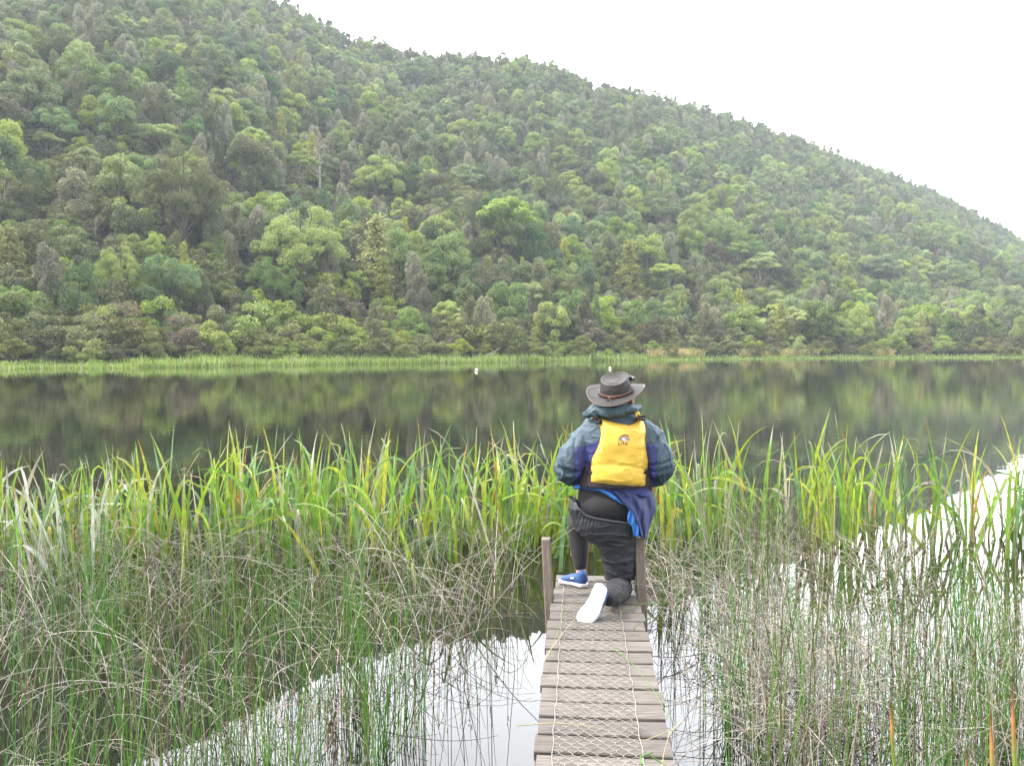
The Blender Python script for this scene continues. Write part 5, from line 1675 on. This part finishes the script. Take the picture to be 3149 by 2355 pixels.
# --- shoes
def shoe(heel, toe, upv, side_curve, label, collar=True, flip=1):
    f = (toe - heel); ln = f.length; f.normalize(); upv = (upv - f * upv.dot(f)).normalized(); s_ = f.cross(upv).normalized()
    # outline of the sole, foot shaped
    prof = [(0, .0), (.02, .026), (.08, .038), (.25, .042), (.42, .043), (.58, .050), (.72, .056), (.84, .054), (.93, .043), (.985, .022), (1, 0)]
    def pt(t_, w_, h_):
        cv = side_curve * (0.012 * math.sin(t_ * math.pi) - 0.016 * t_ * t_)
        return heel + f * (t_ * ln) + s_ * (w_ + cv) + upv * h_
    out = []
    T_ = np.linspace(0, 1, 26); W = np.interp(T_, [p_[0] for p_ in prof], [p_[1] for p_ in prof])
    ol = [(t_, w_) for t_, w_ in zip(T_, W)] + [(t_, -w_ * .93) for t_, w_ in list(zip(T_, W))[::-1][1:-1]]
    n_ = len(ol)
    mbs = MB(); V_ = []
    for lay, (sc, h_) in enumerate(((.90, 0.0), (1.0, .004), (1.04, .013), (1.0, .022), (.9, .024))):
        for t_, w_ in ol:
            tt2 = .5 + (t_ - .5) * (sc * .5 + .5); V_.append(list(pt(tt2, w_ * sc, h_ + 0.010 * max(0, t_ - .8) * 5 * .2 + .003 * math.sin(t_ * 40) * (lay == 2) * .3)))
    Q = []
    for l_ in range(4):
        for k_ in range(n_): Q.append([l_ * n_ + k_, l_ * n_ + (k_ + 1) % n_, (l_ + 1) * n_ + (k_ + 1) % n_, (l_ + 1) * n_ + k_])
    mbs.add(V_, [Q, [list(range(n_))[::-1]], [list(range(4 * n_, 5 * n_))]])
    mbu = MB()
    secs = []
    for t_, hw_, hh in ((.03, .022, .052), (.10, .036, .066), (.22, .040, .072), (.36, .041, .070), (.5, .043, .060), (.66, .050, .050), (.8, .048, .040), (.92, .036, .030), (.985, .016, .018)):
        secs.append((pt(t_, 0, .012 + hh * .42), hw_, hh * .52))
    mbu.loft(secs, 22, side=tuple(s_), p=2.3)
    mbu.limb([(pt(.16, 0, .045), .036), (pt(.16, 0, .070), .034)], 16, sub=3)
    e = empty('shoe', (0, 0, 0)); e.parent = person; e['label'] = label
    ume = fused('upper', mbu, 0.0045, 3, lambda c, n: 0.0015 * nz(c, 40, 3))
    mk('upper', ume, M_shoe, e); mk('sole', mbs.mesh('sole'), M_sole, e)
    return pt, s_, upv, e


hl = gnd(1800, 1806, DZ + .005); tl = gnd(1730, 1787, DZ + .005)
pt, s_, uv, e_ = shoe(hl, tl, Vector((0, 0, 1)), 1, 'blue water shoe with white rim, planted flat')
mb = MB(); c_ = pt(.40, .036 if s_.y < 0 else -.036, .048); mb.ell(c_, (.020, .010, .008)); mk('side_patch', mb.mesh('patch'), M_sole, e_)
hr_ = A(1848, 1793, 4.635); tr_ = A(1792, 1919, 4.557)
shoe(hr_, tr_, Vector((.72, 1, .15)), 1, 'blue water shoe standing on its toes, white sole facing back')

# --- hat
Hm = Matrix.Translation(A(1894, 1207, 5.03)) @ Matrix.Rotation(R(-8), 4, 'Y') @ Matrix.Rotation(R(16), 4, 'X') @ Matrix.Rotation(R(-24), 4, 'Z')
def hl_(x_, y_, z_): return list(Hm @ Vector((x_, y_, z_)))
hat = empty('hat', (0, 0, 0)); hat.parent = person; hat['label'] = 'dark brown oiled leather hat with wide brim'
K = 56
def ringpts(a_, b_, z_, fz=None):
    return [hl_(a_ * math.cos(t_), b_ * math.sin(t_), z_ + (fz(t_) if fz else 0)) for t_ in np.linspace(0, 2 * math.pi, K, endpoint=False)]
def rings(mb, R_, close_first=False, close_last=True):
    V_ = [p_ for r_ in R_ for p_ in r_]; i = np.arange(len(R_) - 1)[:, None] * K; j = np.arange(K)[None, :]; j2 = (j + 1) % K
    F = [np.stack([i + j, i + j2, i + K + j2, i + K + j], -1).reshape(-1, 4)]
    if close_last: F.append([list(range((len(R_) - 1) * K, len(R_) * K))])
    mb.add(V_, F)
rim = lambda t_: 0.010 * math.sin(t_) + 0.004 * math.sin(2 * t_ + 1)
mb = MB()
dent = lambda t_: -0.006 * math.exp(-((t_ - 5.3) / .5) ** 2)
kc = .90; kz = .86
rings(mb, [ringpts(.104 * kc, .119 * kc, -.004), ringpts(.102 * kc, .117 * kc, .02), ringpts(.098 * kc, .113 * kc, .05 * kz, lambda t_: .002 * math.sin(5 * t_)), ringpts(.0925 * kc, .107 * kc, .082 * kz, rim), ringpts(.088 * kc, .102 * kc, .098 * kz, rim), ringpts(.084 * kc, .098 * kc, .103 * kz, rim),
           ringpts(.076 * kc, .088 * kc, .100 * kz, rim), ringpts(.064 * kc, .076 * kc, .096 * kz, rim), ringpts(.045 * kc, .055 * kc, .093 * kz), ringpts(.02, .025, .091 * kz)])
mk('hat_crown', mb.mesh('crown'), M_hat, hat)
mb = MB(); r_ = ringpts(.0862 * kc, .1002 * kc, .1035 * kz, rim); mb.tube(r_ + r_[:1], .0028, 6); mk('crown_seam', mb.mesh('seam'), M_hatedge, hat)
curl = lambda k_: (lambda t_: k_ * (0.030 * abs(math.cos(t_)) ** 2.2 - 0.010 * math.sin(t_) ** 2 - 0.006) + .002 * math.sin(4 * t_ + 1) * k_)
mb = MB()
aa = [(.090, .104, 0), (.118, .134, .10), (.136, .152, .32), (.155, .172, .7), (.170, .186, 1.08)]
rings(mb, [ringpts(a_, b_, .004, curl(k_)) for a_, b_, k_ in aa] + [ringpts(a_, b_, -.001, curl(k_)) for a_, b_, k_ in aa[::-1]], close_last=False)
mk('brim', mb.mesh('brim'), M_hat, hat)
mb = MB(); r_ = ringpts(.1705, .1865, .0015, curl(1.08)); mb.tube(r_ + r_[:1], .0036, 6); mk('brim_binding', mb.mesh('brim_binding'), M_hatedge, hat)
mb = MB()
for ph in (0, 2.09, 4.19):
    P = [hl_((.0965 + .0042 * math.cos(26 * t_ + ph)) * math.cos(t_), (.1100 + .0042 * math.cos(26 * t_ + ph)) * math.sin(t_), .013 + .006 * math.sin(26 * t_ + ph)) for t_ in np.linspace(0, 2 * math.pi, 260)]
    mb.tube(P, .0038, 5)
t_ = R(268); kx, ky = .103 * math.cos(t_), .117 * math.sin(t_)
mb.ell(hl_(kx, ky, .013), (.012, .010, .010))
mb.tube([hl_(kx, ky, .013), hl_(kx + .018, ky - .012, .02), hl_(kx + .030, ky - .006, .012)], [.004, .004, .003], 5)
mb.tube([hl_(kx, ky, .013), hl_(kx - .006, ky - .018, .006), hl_(kx - .012, ky - .030, .006)], [.004, .0035, .003], 5)
mb.tube([hl_(kx, ky, .013), hl_(kx + .010, ky - .020, .006), hl_(kx + .020, ky - .034, .006)], [.004, .0035, .003], 5)
mk('hat_band', mb.mesh('band'), M_braid, hat)
# sunglasses pushed up on the front of the hat
sgl = empty('sunglasses', hl_(0.03, .12, .06), 'dark sunglasses pushed up on the front of the leather hat', 'sunglasses')
for s2 in (-1, 1):
    a0 = R(62) if s2 < 0 else R(22)
    a0 = R(82) if s2 < 0 else R(38)
    mb = MB(); mb.ell(hl_(.104 * math.cos(a0), .118 * math.sin(a0), .062), (.022, .018, .017)); mk('lens', mb.mesh('lens'), M_lens, sgl)
mb = MB()
mb.tube([hl_(.106 * math.cos(a_), .120 * math.sin(a_), .074) for a_ in np.linspace(R(18), R(105), 12)], .0035, 6)
mk('frame', mb.mesh('frame'), M_lens, sgl)
for a0, a1 in ((R(18), R(-25)), (R(105), R(150))):
    mb = MB(); mb.tube([hl_((.104 - .003 * q) * math.cos(a0 + (a1 - a0) * q / 6), (.118 - .003 * q) * math.sin(a0 + (a1 - a0) * q / 6), .074 - .007 * q) for q in range(7)], .003, 6)
    mk('temple_arm', mb.mesh('arm'), M_lens, sgl)
#PERSON-END

# ------------------------------------------------------------------ haze
HZ = 0.0005
mb = MB(); mb.box((70, 285, 169), (660, 330, 171.5))
M_haze = bpy.data.materials.new('thin_haze'); M_haze.use_nodes = True
nt = M_haze.node_tree; nt.nodes.clear()
pv = N(nt, 'ShaderNodeVolumePrincipled'); pv.inputs['Color'].default_value = (0.82, 0.91, 1, 1); pv.inputs['Density'].default_value = HZ
mo = N(nt, 'ShaderNodeOutputMaterial'); L(nt, pv.outputs[0], mo.inputs['Volume'])
hz = mk('haze', mb.mesh('haze', smooth=False), M_haze); tag(hz, kind='stuff')
